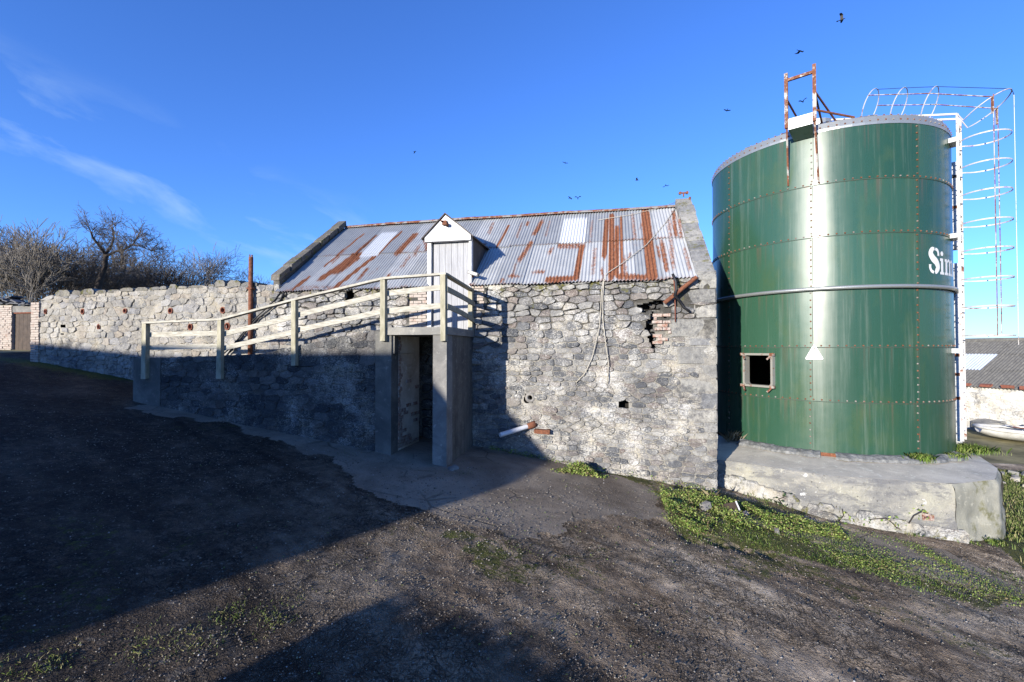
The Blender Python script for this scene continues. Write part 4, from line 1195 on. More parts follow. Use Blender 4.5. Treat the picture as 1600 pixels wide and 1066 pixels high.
for s, z in top: vs_ += [F(s, RD + 0.02, z - .004), F(s, -0.03, z + .03), F(s, -0.03, z - .5), F(s, RD + 0.02, z - .5)]
m.add(vs_, [(4 * k + a, 4 * k + 4 + a, 4 * k + 4 + (a + 1) % 4, 4 * k + (a + 1) % 4) for k in range(n - 1) for a in range(4)])
m.build("ramp_deck", m_conc_stain, ramp)
SLAB0 = wall_pt(605, 512, RD)[0]
m = MB(); m.fbox(SLAB0, S_PR + .03, RD - .06, -0.01, PZ - .15, PZ, 0.004); m.build("platform_slab", m_conc, ramp)
m = MB(); m.fbox(P_L, S_PR, RD - .03, RD + .30, gz_wall(S_PR, RD) - .3, PZ - .153, 0.006); m.build("pier", m_render, ramp)
m = MB(); m.fbox(P_L + .10, S_PR - .012, RD + .303, 0.0, gz_wall(S_PR, RD) - .3, PZ - .153, 0.004); m.build("side_wall", m_conc_dark, ramp)
m = MB()                                             # plastered reveal inside the doorway
e0 = (R_D - .02, RD + .26); sE = wall_pt(655, 600, -0.45)[0]
rv0, rv1 = F(e0[0], e0[1], 0), F(sE, -0.45, 0)
zz0, zz1 = gz_wall(R_D, RD) - .3, PZ - .155
m.prism([rv0 + UP * zz0, rv1 + UP * zz0, rv1 + UP * zz1, rv0 + UP * zz1], WE * -0.25 + WN * .05)
m.build("door_reveal", m_plaster, ramp)
dirv = rv1 - rv0; Lr = np.linalg.norm(dirv); dirv /= Lr; nrm = np.array([dirv[1], -dirv[0], 0]); 
if nrm @ WE < 0: nrm = -nrm
zg = gz_wall(R_D, RD)
for k in range(46):
    t = RNG.random() * Lr; z = zg + .1 + .073 * int(RNG.random() ** 1.7 * 22)
    if t < .12 or z < zg + .95 or RNG.random() < .12:
        c = rv0 + dirv * min(max(t, .11), Lr - .11) + UP * z
        m = MB(); m.box(c + nrm * .0, dirv, nrm, UP, .1, .018, .033, 1, .004); m.build("brick", m_brick, ramp)
z = zg + .1                                          # broken brick edge of the left jamb
while z < PZ - .2:
    m = MB(); m.fbox(R_D - .12, R_D + RNG.uniform(.0, .035), RD + .283, RD + .38, z, z + .063, .006); m.build("brick", m_brick, ramp)
    z += .073
rng = np.random.default_rng(5)
pol = rubble(sE - .1, P_L + .1, lambda s: gz_wall(s) - .05, lambda s: PZ - .17, (.14, .28), (.2, .45), rng, gap=.02)
for p in pol:
    m = MB(); stone_geo(m, p, -0.03, rng, (0.02, 0.10)); m.build("stone", m_ramp_stone, ramp)

# ---- timber fence on the ramp
fence = thing("timber_fence", "weathered timber post and rail fence along the ramp and round the loft platform", "fence", F(wall_pt(450, 560, RD)[0], RD - .07, wall_pt(450, 560, RD)[1]), WROT)
PD = RD - .075
posts = [(228, 506, 592), (345, 501, 592), (461, 470, 571), (600, 437, 533), (693.5, 430, 533)]
pt_ = []
for x, y0, y1 in posts:
    s, zt = wall_pt(x, y0, PD); zb = wall_pt(x, y1, PD)[1]
    pt_.append((s, zt)); m = MB(); m.fbox(s - .052, s + .052, PD - .05, PD + .05, zb, zt, .009); m.build("post", m_wood, fence)
def pxs(x, y, d): return wall_pt(x, y, d)
railsp = [((228, 523), (345, 521)), ((228, 543), (345, 541.5)), ((345, 524), (461, 494)), ((345, 546), (461, 518)), ((461, 494), (600, 459)), ((461, 518), (600, 485)), ((600, 459), (693, 449)), ((600, 487), (693, 477))]
for (a, b) in railsp:
    p0 = wall_pt(*a, PD + .07); p1 = wall_pt(*b, PD + .07)
    j = RNG.uniform(-.008, .008)
    m = MB(); m.beam(F(p0[0] - .04, PD + .068, p0[1] + j), F(p1[0] + .04, PD + .068, p1[1] - j), .034, .105); m.build("rail", m_rail, fence)
for k in range(4):
    a, b = pt_[k], pt_[k + 1]
    m = MB(); m.beam(F(a[0] - (.06 if k == 0 else 0), PD + .01, a[1] + .022), F(b[0] + (.06 if k == 3 else 0), PD + .01, b[1] + .022), .13, .042); m.build("top_rail", m_rail, fence)
# return to the barn wall
s5, z5 = pt_[4]
zw = wall_pt(736, 461, -0.12)[1]; zw2 = z5 - .10
m = MB(); m.fbox(S_PR - .08, S_PR + .02, -.17, -.07, PZ, zw2 + .0, .004); m.build("post", m_wood, fence)
m = MB(); m.beam(F(s5 + .01, PD + .0, z5 + .022), F(S_PR - .03, -.06, zw2 + .022), .12, .042); m.build("top_rail", m_wood, fence)
for dz, sag in ((-.27, .05), (-.60, .10)):
    n = 6; 
    for k in range(n):
        pass
    m = MB(); pts = [(t, z5 + dz - .08 * t + sag * math.sin(math.pi * min(1, t * 1.1)) * -.0 - sag * t * t) for t in np.linspace(0, 1, 7)]
    vs_ = []
    for t, z in pts:
        s = s5 + .06 + (S_PR + .035 - s5 - .06) * t; d = PD + (-.07 - PD) * t
        for (a, b) in ((-.017, -.052), (.017, -.052), (.017, .052), (-.017, .052)): vs_.append(F(s + a, d, z + b))
    m.add(vs_, [(4 * k + a, 4 * k + 4 + a, 4 * k + 4 + (a + 1) % 4, 4 * k + (a + 1) % 4) for k in range(6) for a in range(4)] + [(3, 2, 1, 0), (24, 25, 26, 27)])
    m.build("rail", m_wood, fence)

# ---- things hanging on the barn wall
def wall_path(pts, d): return [F(*(lambda p: (p[0], d, p[1]))(wall_pt(x, y, d))) for x, y in pts]
m = MB()
over = [roof_at(*roof_pt(x, y), .035) for x, y in ((1064, 314), (1040, 350), (1010, 385), (975, 412), (948, 430))]
m.tube(over + wall_path([(943, 438), (940, 455), (939, 480), (937, 510), (925, 560), (914, 583), (900, 598)], -0.08), .011, 5)
tag(m.build("rope", m_rope, smooth=True), "pale cord hanging over the roof and curling left down the barn front", "rope", "cords hanging down the barn front")
m = MB()
m.tube([roof_at(*roof_pt(x, y), .04) for x, y in ((1062, 316), (1034, 326), (985, 338), (935, 346))] , .008, 5)
tag(m.build("rope", m_rope, smooth=True), "thin pale cord lying along the top of the roof near the right gable", "rope", "cords hanging down the barn front")
m = MB(); m.tube(wall_path([(944, 436), (942, 460), (942, 500), (947, 540), (951, 570), (949, 600)], -0.085), .011, 5)
tag(m.build("rope", m_rope, smooth=True), "pale cord hanging straight down the barn front, ending below mid wall", "rope", "cords hanging down the barn front")
gut = thing("broken_gutter", "broken rusty gutter hanging at a slant below the right end of the eave", "gutter", F(wall_s(1060), -.15, wall_pt(1060, 455)[1]), WROT)
g0 = F(wall_s(1089, -.16), -.16, wall_pt(1089, 433, -.16)[1]); g1 = F(wall_s(1038, -.2), -.2, wall_pt(1038, 474, -.2)[1])
gx_ = (g1 - g0) / np.linalg.norm(g1 - g0); gs = np.cross(gx_, WN); gs /= np.linalg.norm(gs); vs_ = []
for c in (g0, g1):
    for k in range(7):
        an = math.pi * k / 6
        vs_.append(c + gs * (math.cos(an) * .042) - WN * (math.sin(an) * .042))
m = MB(); m.add(vs_, [(k, k + 1, 8 + k, 7 + k) for k in range(6)]); m.build("trough", m_rust, gut, smooth=True)
m = MB(); m.beam(g0 * .5 + g1 * .5 + WN * .02, g0 * .5 + g1 * .5 + WN * .18, .03, .05); m.build("bracket", m_rust, gut)
m = MB(); m.tube(wall_path([(1051, 428), (1056, 440), (1057, 452), (1054, 462)], -.24) + wall_path([(1060, 468), (1068, 480), (1078, 487)], -.12), .028, 7)
tag(m.build("hose", m_black, smooth=True), "thick black hose bent over the hanging gutter at the barn eave", "hose")
m = MB(); m.tube(wall_path([(1052, 428), (1054, 450), (1055, 480), (1055, 503)], -.10), .012, 5)
tag(m.build("cable", m_clay, smooth=True), "reddish cable hanging straight down beside the black hose", "cable")
pv = thing("drain_pipe", "white plastic pipe poking slantwise from the barn wall near the platform", "pipe", F(wall_s(832), 0, wall_pt(832, 664)[1]), WROT)
pa = F(wall_s(836), 0.02, wall_pt(836, 663)[1]); 
tip_d = -0.55
ts_, tz2 = wall_pt(781, 680, tip_d); pb = F(ts_, tip_d, tz2)
m = MB(); m.tube([pa * .08 + pb * .92 - (pb - pa) * .70, pb], .052, 10, caps=False); m.tube([pa * .08 + pb * .92 - (pb - pa) * .70, pb], .046, 10, caps=False); m.build("plastic_pipe", m_pvc, pv, smooth=True)
m = MB(); m.tube([pa, pa + (pb - pa) * .10, pa + (pb - pa) * .24], [.09, .075, .06], 9); m.build("clay_collar", m_rust, pv, smooth=True)
m = MB(); c = F(wall_s(848), -.08, wall_pt(848, 673)[1]); m.box(c, WE, WN, UP, .17, .08, .045, 1, .006)
tag(m.build("timber_block", m_rust), "short brown timber block sticking out beside the white plastic pipe", "timber")
h = pipe_h; m = MB(); cs, cz = (h[0] + h[1]) / 2 + .02, (h[2] + h[3]) / 2; n = 14; vs_ = []
for (k, d) in ((.055, .25), (.055, -.03), (.10, -.03), (.125, .03)):
    for j in range(n): vs_.append(F(cs + k * math.cos(2 * math.pi * j / n), d, cz + k * math.sin(2 * math.pi * j / n)))
m.add(vs_, [(a * n + j, a * n + (j + 1) % n, (a + 1) * n + (j + 1) % n, (a + 1) * n + j) for a in range(3) for j in range(n)])
m.build("wall_pipe", m_debris, barn, smooth=True)
m = MB(); m.tube(wall_path([(759, 450), (760, 458), (758, 466), (762, 472), (761, 477)], -.06), .014, 5)
tag(m.build("cable", m_black, smooth=True), "short kinked black cable end on the wall right of the loft door", "cable")

# ================================================================== SILO
azL = math.atan2(*ray(1113, 285)[:2]); azR = math.atan2(*ray(1489, 400)[:2])
SDIST = 14.7
azC = (azL + azR) / 2
SC = np.array([math.sin(azC), math.cos(azC)]) * SDIST
SR = SDIST * math.sin((azR - azL) / 2)
def cyl_hit(x, y, R=None, far=False):
    """angle and height where the sight line meets a cylinder round the silo axis"""
    R = R or SR
    q = ray(x, y); a = q[0] ** 2 + q[1] ** 2; b = -(q[0] * SC[0] + q[1] * SC[1]); c = SC @ SC - R * R
    disc = b * b - a * c
    if disc < 0: disc = 0
    t = (-b + (1 if far else -1) * math.sqrt(disc)) / a
    p = CAMP + t * q
    return math.atan2(p[1] - SC[1], p[0] - SC[0]), p[2]
def CY(an, R, z): return np.array([SC[0] + R * math.cos(an), SC[1] + R * math.sin(an), z])
def ER(an): return np.array([math.cos(an), math.sin(an), 0.0])
def ET(an): return np.array([-math.sin(an), math.cos(an), 0.0])
RZ = [cyl_hit(1440, y)[1] for y in (193, 277, 362, 448, 541, 629, 717)]
m_silo = mat_silo(RZ[0], (RZ[0] - RZ[6]) / 6)
aS0 = cyl_hit(1268, 420)[0]; aS1 = cyl_hit(1438, 420)[0]
NP = max(5, round(2 * math.pi / abs(aS1 - aS0)))
PW = 2 * math.pi / NP
SBASE = RZ[-1]
silo = thing("green_silo", "big round green steel silo with bolted rings standing on a concrete plinth", "silo", (SC[0], SC[1], SBASE))
hA0 = cyl_hit(1167, 580)[0]; hA1 = cyl_hit(1208, 580)[0]; hZ1 = cyl_hit(1190, 555)[1]; hZ0 = cyl_hit(1190, 602)[1]
DRIFT = 0.006
def seam0(ring): return aS0 + DRIFT * (ring - 3) * -1.0
bolts = MB()
def bolt(an, z, R, r=0.020, h=0.016):
    c = CY(an, R, z); e = ER(an); t = ET(an); vs_ = []
    for k in range(6): vs_.append(c + r * (math.cos(k * math.pi / 3) * t + math.sin(k * math.pi / 3) * UP))
    for k in range(6): vs_.append(c + e * h + .62 * r * (math.cos(k * math.pi / 3) * t + math.sin(k * math.pi / 3) * UP))
    bolts.add(vs_, [(k, (k + 1) % 6, 6 + (k + 1) % 6, 6 + k) for k in range(6)] + [(6, 7, 8, 9, 10, 11)])
for ring in range(6):
    z1, z0 = RZ[ring], RZ[ring + 1]
    for k in range(NP):
        a0 = seam0(ring) + k * PW; a1 = a0 + PW
        aa = list(np.linspace(a0, a1 + 0.006, 13)); zz = list(np.linspace(z0 - .03, z1, 4)); hole = None
        if ring == 4:
            lo, hi = sorted((hA0, hA1))
            def inr(v):
                return a0 + ((v - a0) % (2 * math.pi))
            l2, h2 = inr(lo), inr(hi)
            if l2 < a1 and h2 < a1 and l2 < h2:
                aa = sorted([v for v in aa if abs(v - l2) > .02 and abs(v - h2) > .02] + [l2, h2]); zz = [z0 - .03, hZ0, hZ1, z1]; hole = (l2, h2)
        m = MB(); n = len(aa); vs_ = []
        for z in zz:
            for i, a in enumerate(aa):
                R = SR + 0.004 * (i == n - 1) + 0.006 * (z0 + .0 - z > 0) + (0.0035 if k % 2 else 0)
                vs_.append(CY(a, R, z))
        fs = []
        for j in range(len(zz) - 1):
            for i in range(n - 1):
                if hole and hole[0] - 1e-6 < (aa[i] + aa[i + 1]) / 2 < hole[1] and hZ0 < (zz[j] + zz[j + 1]) / 2 < hZ1: continue
                fs.append((j * n + i, j * n + i + 1, (j + 1) * n + i + 1, (j + 1) * n + i))
        m.add(vs_, fs); m.build("silo_panel", m_silo, silo, smooth=True)
        nb = 8
        for j in range(nb): bolt(a1 - 0.010, z0 + (z1 - z0) * (j + .5) / nb, SR + .006)
    nc = int(2 * math.pi * SR / 0.15)
    for j in range(nc): bolt(j * 2 * math.pi / nc, z0 + .012, SR + .009)
for ring in range(1, 6):                                # the lapped edge of every ring, rust stained
    m = MB(); nn = 90; vs_ = []
    for z in (-.034, -.018):
        for k in range(nn): vs_.append(CY(2 * math.pi * k / nn, SR + .0125, RZ[ring] + z))
    m.add(vs_, [(k, (k + 1) % nn, nn + (k + 1) % nn, nn + k) for k in range(nn)]); m.build("lap_edge", m_lap, silo, smooth=True)
for ring in range(6):
    for k in range(NP):
        a = seam0(ring) + k * PW
        m = MB(); m.box(CY(a + .004, SR + .007, (RZ[ring] + RZ[ring + 1]) / 2), ER(a), ET(a), UP, .004, .006, (RZ[ring] - RZ[ring + 1]) / 2 - .02); m.build("lap_edge", m_lap, silo)
# bottom skirt and rim
m = MB(); n = 64; vs_ = []
for (R, z) in ((SR + .03, SBASE + .05), (SR + .03, SBASE - .10)):
    for k in range(n): vs_.append(CY(2 * math.pi * k / n, R, z))
m.add(vs_, [(n + k, n + (k + 1) % n, (k + 1) % n, k) for k in range(n)]); m.build("base_ring", m_rust, silo, smooth=True)
ZR = RZ[0]
m = MB(); n = 72; vs_ = []; prof = ((SR + .012, ZR - .02), (SR + .014, ZR + .03), (SR - .02, ZR + .17), (SR - .06, ZR + .19))
for (R, z) in prof:
    for k in range(n): vs_.append(CY(2 * math.pi * k / n, R, z))
m.add(vs_, [(a * n + k, a * n + (k + 1) % n, (a + 1) * n + (k + 1) % n, (a + 1) * n + k) for a in range(3) for k in range(n)])
m.build("rim", m_galv, silo, smooth=False)
nc = int(2 * math.pi * SR / 0.15)
for j in range(nc): bolt(j * 2 * math.pi / nc + .01, ZR + .07, SR + .006)
for j in range(nc): bolt(j * 2 * math.pi / nc + .01, ZR + .19, SR - .06, .019, .03)
CT = math.tan(math.radians(22))
def cone(an, rr, h=0.0): return CY(an, rr, ZR + .18 + (SR - .05 - rr) * CT + h)
for k in range(18):
    a0, a1 = 2 * math.pi * k / 18, 2 * math.pi * (k + 1) / 18
    m = MB(); vs_ = []
    for r_ in (SR - .05, SR * .6, .3):
        for a in np.linspace(a0, a1, 4): vs_.append(cone(a, r_))
    m.add(vs_, [(j * 4 + i, j * 4 + i + 1, (j + 1) * 4 + i + 1, (j + 1) * 4 + i) for j in range(2) for i in range(3)])
    o = m.build("roof_panel", m_galv, silo)
    m = MB(); m.beam(cone(a0, SR - .06, .015), cone(a0, .3, .015), .03, .035); m.build("seam", m_galv, o)
m = MB(); m.tube([cone(0, 0, -.1), cone(0, 0, .05)], .34, 16); m.build("roof_cap", m_galv, silo)
bolts.build("bolts", m_bolt, silo, kind='stuff')
# galvanised stiffening hoop
m = MB(); zH = RZ[3]; nn = 72
m.tube([CY(2 * math.pi * k / nn, SR + .07, zH + .0) for k in range(nn)], .045, 7, closed=True)
m.build("hoop", m_galv, silo, smooth=True)
for a in np.arange(0, 2 * math.pi, PW / 2):
    m = MB(); m.beam(CY(a, SR - .005, zH - .03), CY(a, SR + .06, zH - .01), .05, .03); m.build("hoop_bracket", m_galv, silo)
# hatch
hc = (hA0 + hA1) / 2; hz = (hZ0 + hZ1) / 2; hw = abs(hA1 - hA0) * SR / 2; hh = (hZ1 - hZ0) / 2
def rrect(w, h, r, n=5):
    o = []
    for cx, cz, a in ((w - r, h - r, 0), (-w + r, h - r, 90), (-w + r, -h + r, 180), (w - r, -h + r, 270)):
        for k in range(n + 1):
            t = math.radians(a + 90 * k / n); o.append((cx + r * math.cos(t), cz + r * math.sin(t)))
    return o
e, t = ER(hc), ET(hc); c0 = CY(hc, SR, hz); vs_ = []
prof = [(rrect(hw + .045, hh + .045, .09), -.04), (rrect(hw + .045, hh + .045, .09), .075), (rrect(hw - .005, hh - .005, .06), .075), (rrect(hw - .005, hh - .005, .06), -.12)]
n = len(prof[0][0])
for pr, d in prof: vs_ += [c0 + t * a + UP * b + e * d for a, b in pr]
m = MB(); m.add(vs_, [(a * n + k, a * n + (k + 1) % n, (a + 1) * n + (k + 1) % n, (a + 1) * n + k) for a in range(3) for k in range(n)])
hatch = m.build("hatch_frame", m_hatch, silo)
for sx in (-1, 1):
    for sz in (-1, 1):
        m = MB(); p = c0 + t * sx * (hw + .04) + UP * sz * (hh + .02) + e * .08
        m.beam(p, p + t * sx * -.09 - UP * .12 + e * .06, .025, .04); m.box(p, t, e, UP, .05, .03, .03); m.build("hatch_clamp", m_rustgalv, hatch)
m = MB(); m.add([CY(a, SR - .05, SBASE + .02) for a in np.linspace(0, 2 * math.pi, 40, endpoint=False)], [tuple(range(40))]); m.build("silo_floor", m_void_shade, silo)
# triangular sign
apex = cyl_hit(1272, 537, SR + .02); bl_ = cyl_hit(1257, 562, SR + .02); br_ = cyl_hit(1288, 562, SR + .02)
sa = (bl_[0] + br_[0]) / 2; sw = abs(br_[0] - bl_[0]) * SR; sh = apex[1] - bl_[1]
sc_ = CY(sa, SR + .024, bl_[1]); tt = ET(sa); ee = ER(sa)
tri = [np.array([-sw / 2, 0]), np.array([sw / 2, 0]), np.array([0, sh])]; cen = sum(tri) / 3; outl = []
for k in range(3):
    P, A, B = tri[k], tri[k - 1], tri[(k + 1) % 3]; u = (A - P) / np.linalg.norm(A - P); v = (B - P) / np.linalg.norm(B - P); r = .055
    for s_ in np.linspace(0, 1, 5): outl.append(P + u * r * (1 - s_) ** 2 + v * r * s_ ** 2 + (u + v) * 0.0)
m = MB(); m.prism([sc_ + tt * p[0] + UP * p[1] for p in outl], ee * .008); sign = m.build("triangle_sign", m_signwhite, silo)
m = MB(); p = sc_ + UP * (sh - .10) + ee * .008; m.tube([p, p + ee * .012], .016, 8); m.build("screw", m_rust, sign)
# stencilled lettering painted on the third ring
lz = cyl_hit(1460, 428)[1]; lh = cyl_hit(1460, 386)[1] - lz; la = cyl_hit(1450, 410)[0]
dirL = 1.0 if cyl_hit(1470, 410)[0] > la else -1.0
def lmap(u, v): return CY(la + dirL * u * lh / SR, SR + .007, lz + v * lh)
def blob(m, pts, wid):
    vs_ = []; n = len(pts)
    for k in range(n):
        p = np.array(pts[k]); a = np.array(pts[max(k - 1, 0)]); b = np.array(pts[min(k + 1, n - 1)]); d = b - a; d = d / (np.linalg.norm(d) + 1e-9); nn_ = np.array([-d[1], d[0]]); w = wid[k] / 2
        vs_ += [lmap(*(p + nn_ * w)), lmap(*(p - nn_ * w))]
    m.add(vs_, [(2 * k, 2 * k + 1, 2 * k + 3, 2 * k + 2) for k in range(n - 1)])
def slab(m, u0, u1, v0, v1, n=3):
    for k in range(n):
        a = u0 + (u1 - u0) * k / n; b = u0 + (u1 - u0) * (k + 1) / n
        m.add([lmap(a, v0), lmap(b, v0), lmap(b, v1), lmap(a, v1)], [(0, 1, 2, 3)])
m = MB()                                             # S: two heavy bowls, a stencil gap at top and foot
def spl(pts, n=10):
    pts = [np.array(p) for p in pts]; o = []
    P = [2 * pts[0] - pts[1]] + pts + [2 * pts[-1] - pts[-2]]
    for k in range(1, len(P) - 2):
        for s_ in np.linspace(0, 1, n, endpoint=False):
            o.append(.5 * ((2 * P[k]) + (-P[k - 1] + P[k + 1]) * s_ + (2 * P[k - 1] - 5 * P[k] + 4 * P[k + 1] - P[k + 2]) * s_ ** 2 + (-P[k - 1] + 3 * P[k] - 3 * P[k + 1] + P[k + 2]) * s_ ** 3))
    o.append(pts[-1]); return o
c = spl([(.33, .93), (.20, .90), (.13, .74), (.25, .57), (.44, .43), (.52, .25), (.42, .09), (.35, .05)])
blob(m, c, [.10 + .17 * math.sin(math.pi * k / (len(c) - 1)) for k in range(len(c))])
c = spl([(.38, .93), (.50, .88), (.56, .76), (.55, .68)]); blob(m, c, [.10, .09] + [.11] * (len(c) - 3) + [.16])
c = spl([(.29, .05), (.16, .10), (.09, .22), (.09, .34)]); blob(m, c, [.10, .09] + [.11] * (len(c) - 3) + [.17])
m.build("lettering", m_signwhite, silo, label="white stencilled letter S")
m = MB(); slab(m, .72, .88, .08, .58); slab(m, .66, .88, .50, .60); slab(m, .66, .94, 0, .09)
slab(m, .72, .87, .70, .74); slab(m, .70, .89, .74, .82); slab(m, .73, .86, .82, .86)
m.build("lettering", m_signwhite, silo, label="white stencilled letter i")
m = MB()
for u in (1.06, 1.40, 1.74): slab(m, u, u + .16, .08, .52); slab(m, u - .06, u + .22, 0, .09)
slab(m, 1.0, 1.2, .50, .60)
for u in (1.24, 1.58): c = spl([(u, .50), (u + .10, .57), (u + .20, .54), (u + .25, .44)]); blob(m, c, [.08 + .05 * k / len(c) for k in range(len(c))])
m.build("lettering", m_signwhite, silo, label="white stencilled letter m")
# loading hoist over the rim
RP = SR + .50
pA = cyl_hit(1229, 200, RP)[0]; pB = cyl_hit(1273, 190, RP)[0]
zAt, zBt = cyl_hit(1226, 116, RP)[1], cyl_hit(1270, 101, RP)[1]
zTop = (zAt + zBt) / 2; zT = ZR + .10
def post(an):
    m = MB(); p = CY(an, RP, 0); m.box(p + UP * ((zT - .05 + zTop) / 2), ER(an), ET(an), UP, .025, .034, (zTop - zT + .05) / 2); return m
hst = post(pA).build("hoist_post", m_rustgalv, silo); post(pB).build("hoist_post", m_rustgalv, silo)
m = MB(); m.beam(CY(pA, RP, zTop - .16), CY(pB, RP, zTop - .16), .05, .06); m.build("crossbar", m_rustgalv, hst)
m = MB(); ta0, ta1 = min(pA, pB) + .012, max(pA, pB) - .012
for k in range(1):
    prof = [(SR + .02, ZR + .20), (RP + .02, zT + .14), (RP + .02, zT - .10), (SR + .2, zT - .15), (SR + .02, zT - .20)]
    a = [CY(ta0, r, z) for r, z in prof]; b = [CY(ta1, r, z) for r, z in prof]; n = 5
    m.add(a + b, [tuple(range(n)), tuple(reversed(range(n, 2 * n)))] + [(k, n + k, n + (k + 1) % n, (k + 1) % n) for k in range(n)])
m.build("loading_chute", m_galv, silo)
for an, x, y in ((pA, 1232, 292), (pB, 1279, 286)):
    q = cyl_hit(x, y); m = MB(); m.beam(CY(an, RP - .02, zT - .02), CY(q[0], SR + .02, q[1] + .02), .035, .05); m.build("strut", m_rustgalv, silo)
zm = zT + (zTop - zT) * .52
def cone_px(x, y, rr):
    a, z = cyl_hit(x, y, rr); return cone(a, rr, .02)
for an, tgt in ((pB, cone(pB + (pB - pA) * 1.2, SR - .7, .02)), (pB, cone(pB + (pB - pA) * .4, SR - .8, .02)), (pA, cone(pA, SR - 1.0, .02)), (pB, cone(pB + (pB - pA) * 1.7, SR - .1, .02))):
    m = MB(); m.tube([CY(an, RP - .02, zm if tgt[2] > ZR + .25 else zT + .2), tgt], .022, 6); m.build("stay", m_rust, silo)
# ladder with safety cage up the right side, carried on over the roof
LW = .17
def px_of(p): return 800 + FPX * p[0] / p[1]
for RL in np.arange(SR + .10, SR + .8, .01):          # stands a little round the far side, clear of the steel
    an = np.linspace(aS1, aS1 + dirL * 1.3, 260); lA = an[int(np.argmax([px_of(CY(a, RL, 4.)) for a in an]))] - dirL * .12
    if max(px_of(CY(lA, RL, 4.) + ET(lA) * LW), px_of(CY(lA, RL, 4.) - ET(lA) * LW)) > 1505: break
e, t = ER(lA), ET(lA)
zLb = cyl_hit(1503, 690, RL)[1]; zLt = ZR + .35
def LP(out, side, z): return np.array([SC[0], SC[1], 0]) + e * (RL + out) + t * side + UP * z
for sd_ in (-1, 1):
    m = MB(); m.box(LP(0, sd_ * LW, (zLb + zLt) / 2), e, t, UP, .024, .010, (zLt - zLb) / 2); m.build("ladder_stile", m_cage, silo)
z = zLb + .2
while z < zLt:
    m = MB(); m.tube([LP(0, -LW, z), LP(0, LW, z)], .012, 5); m.build("ladder_rung", m_cage, silo); z += .28
for zb in (RZ[0] - .2, RZ[2] + .0, RZ[4] - .1):
    m = MB(); m.box(LP(-(RL - SR) / 2, 0, zb), e, t, UP, (RL - SR) / 2, LW + .03, .05); m.build("ladder_bracket", m_whitesteel, silo)
HC, HR = .40, .40
cage_pts = lambda z: [LP(HC + HR * math.cos(a), HR * math.sin(a), z) for a in np.linspace(-2.55, 2.55, 25)]
hz_ = [cyl_hit(1500, y, RL)[1] for y in (229, 269, 310, 353, 395, 438, 481, 525)]
for z in hz_:
    pts = [LP(0, -LW, z)] + cage_pts(z) + [LP(0, LW, z)]
    m = MB(); vs_ = []
    for p in pts: vs_ += [p - UP * .013, p + UP * .013]
    cc = LP(HC, 0, z)
    for p in pts:
        d = cc - p; d[2] = 0; d /= np.linalg.norm(d); vs_ += [p + d * .008 - UP * .013, p + d * .008 + UP * .013]
    n = len(pts)
    m.add(vs_, [(2 * k, 2 * k + 2, 2 * k + 3, 2 * k + 1) for k in range(n - 1)] + [(2 * n + 2 * k + 1, 2 * n + 2 * k + 3, 2 * n + 2 * k + 2, 2 * n + 2 * k) for k in range(n - 1)] + [(2 * k + 1, 2 * k + 3, 2 * n + 2 * k + 3, 2 * n + 2 * k + 1) for k in range(n - 1)] + [(2 * n + 2 * k, 2 * n + 2 * k + 2, 2 * k + 2, 2 * k) for k in range(n - 1)])
    m.build("cage_hoop", m_cage, silo)
zc0, zc1 = hz_[-1], hz_[0] + .75
for ang, w in ((-1.15, .022), (1.15, .022)):
    p = lambda z: LP(HC + (HR + .008) * math.cos(ang), (HR + .008) * math.sin(ang), z)
    m = MB(); m.beam(p(zc0), p(zc1), .04, .014, e); m.build("cage_strap", m_rustgalv, silo)
m = MB(); pts = [LP(HC + HR + .03, 0, z) for z in np.linspace(zc0 - .2, zc1, 6)]
m.tube(pts, .006, 4); m.build("cage_wire", m_cage, silo)
# roof run of the ladder
def RLp(run, side, up):                               # run: metres inward from the rim along the cone
    p = cone(lA, max(SR - .05 - run, 0.05)); nrm = np.array([e[0] * math.sin(math.radians(22)), e[1] * math.sin(math.radians(22)), math.cos(math.radians(22))])
    return p + t * side + nrm * up
for sd_ in (-1, 1):
    m = MB(); m.beam(LP(0, sd_ * LW, zLt), RLp(2.2, sd_ * LW, .10), .03, .04); m.build("roof_stile", m_cage, silo)
for k in range(7):
    m = MB(); m.tube([RLp(.1 + k * .3, -LW, .10), RLp(.1 + k * .3, LW, .10)], .012, 5); m.build("ladder_rung", m_cage, silo)
arch = lambda run: [RLp(run, HR * math.sin(a), .10 + .36 + HR * math.cos(a)) for a in np.linspace(-2.5, 2.5, 21)]
for run in (.45, 1.0, 1.55):
    m = MB(); m.tube([RLp(run, -LW, .1)] + arch(run) + [RLp(run, LW, .1)], .011, 5); m.build("cage_hoop", m_cage, silo)
corner = [LP(HC + .0 + HR * 1.0 * math.cos(a) * 1.0, HR * math.sin(a), zLt - .02 + .26 * math.cos(a)) for a in np.linspace(-2.4, 2.4, 25)]
m = MB(); m.tube([LP(0, -LW, zLt)] + corner + [LP(0, LW, zLt)], .012, 5); m.build("cage_hoop", m_cage, silo)
for ang in (-1.2, 1.2):
    top = [RLp(1.55, HR * math.sin(ang), .46 + HR * math.cos(ang)), RLp(.45, HR * math.sin(ang), .46 + HR * math.cos(ang)), LP(HC + HR * math.cos(ang), HR * math.sin(ang), zLt - .02 + .26 * math.cos(ang)), LP(HC + HR * math.cos(ang), HR * math.sin(ang), zc1 - .4)]
    m = MB()
    for k in range(3): m.beam(top[k], top[k + 1], .032, .014)
    m.build("cage_strap", m_rustgalv, silo)
m = MB(); m.tube([RLp(1.55, 0, .1 + .36 + HR), RLp(1.0, 0, .47 + HR), RLp(.45, 0, .47 + HR), LP(HC + HR, 0, zLt + .26), LP(HC + HR + .03, 0, zc1)], .006, 4); m.build("cage_wire", m_black, silo)
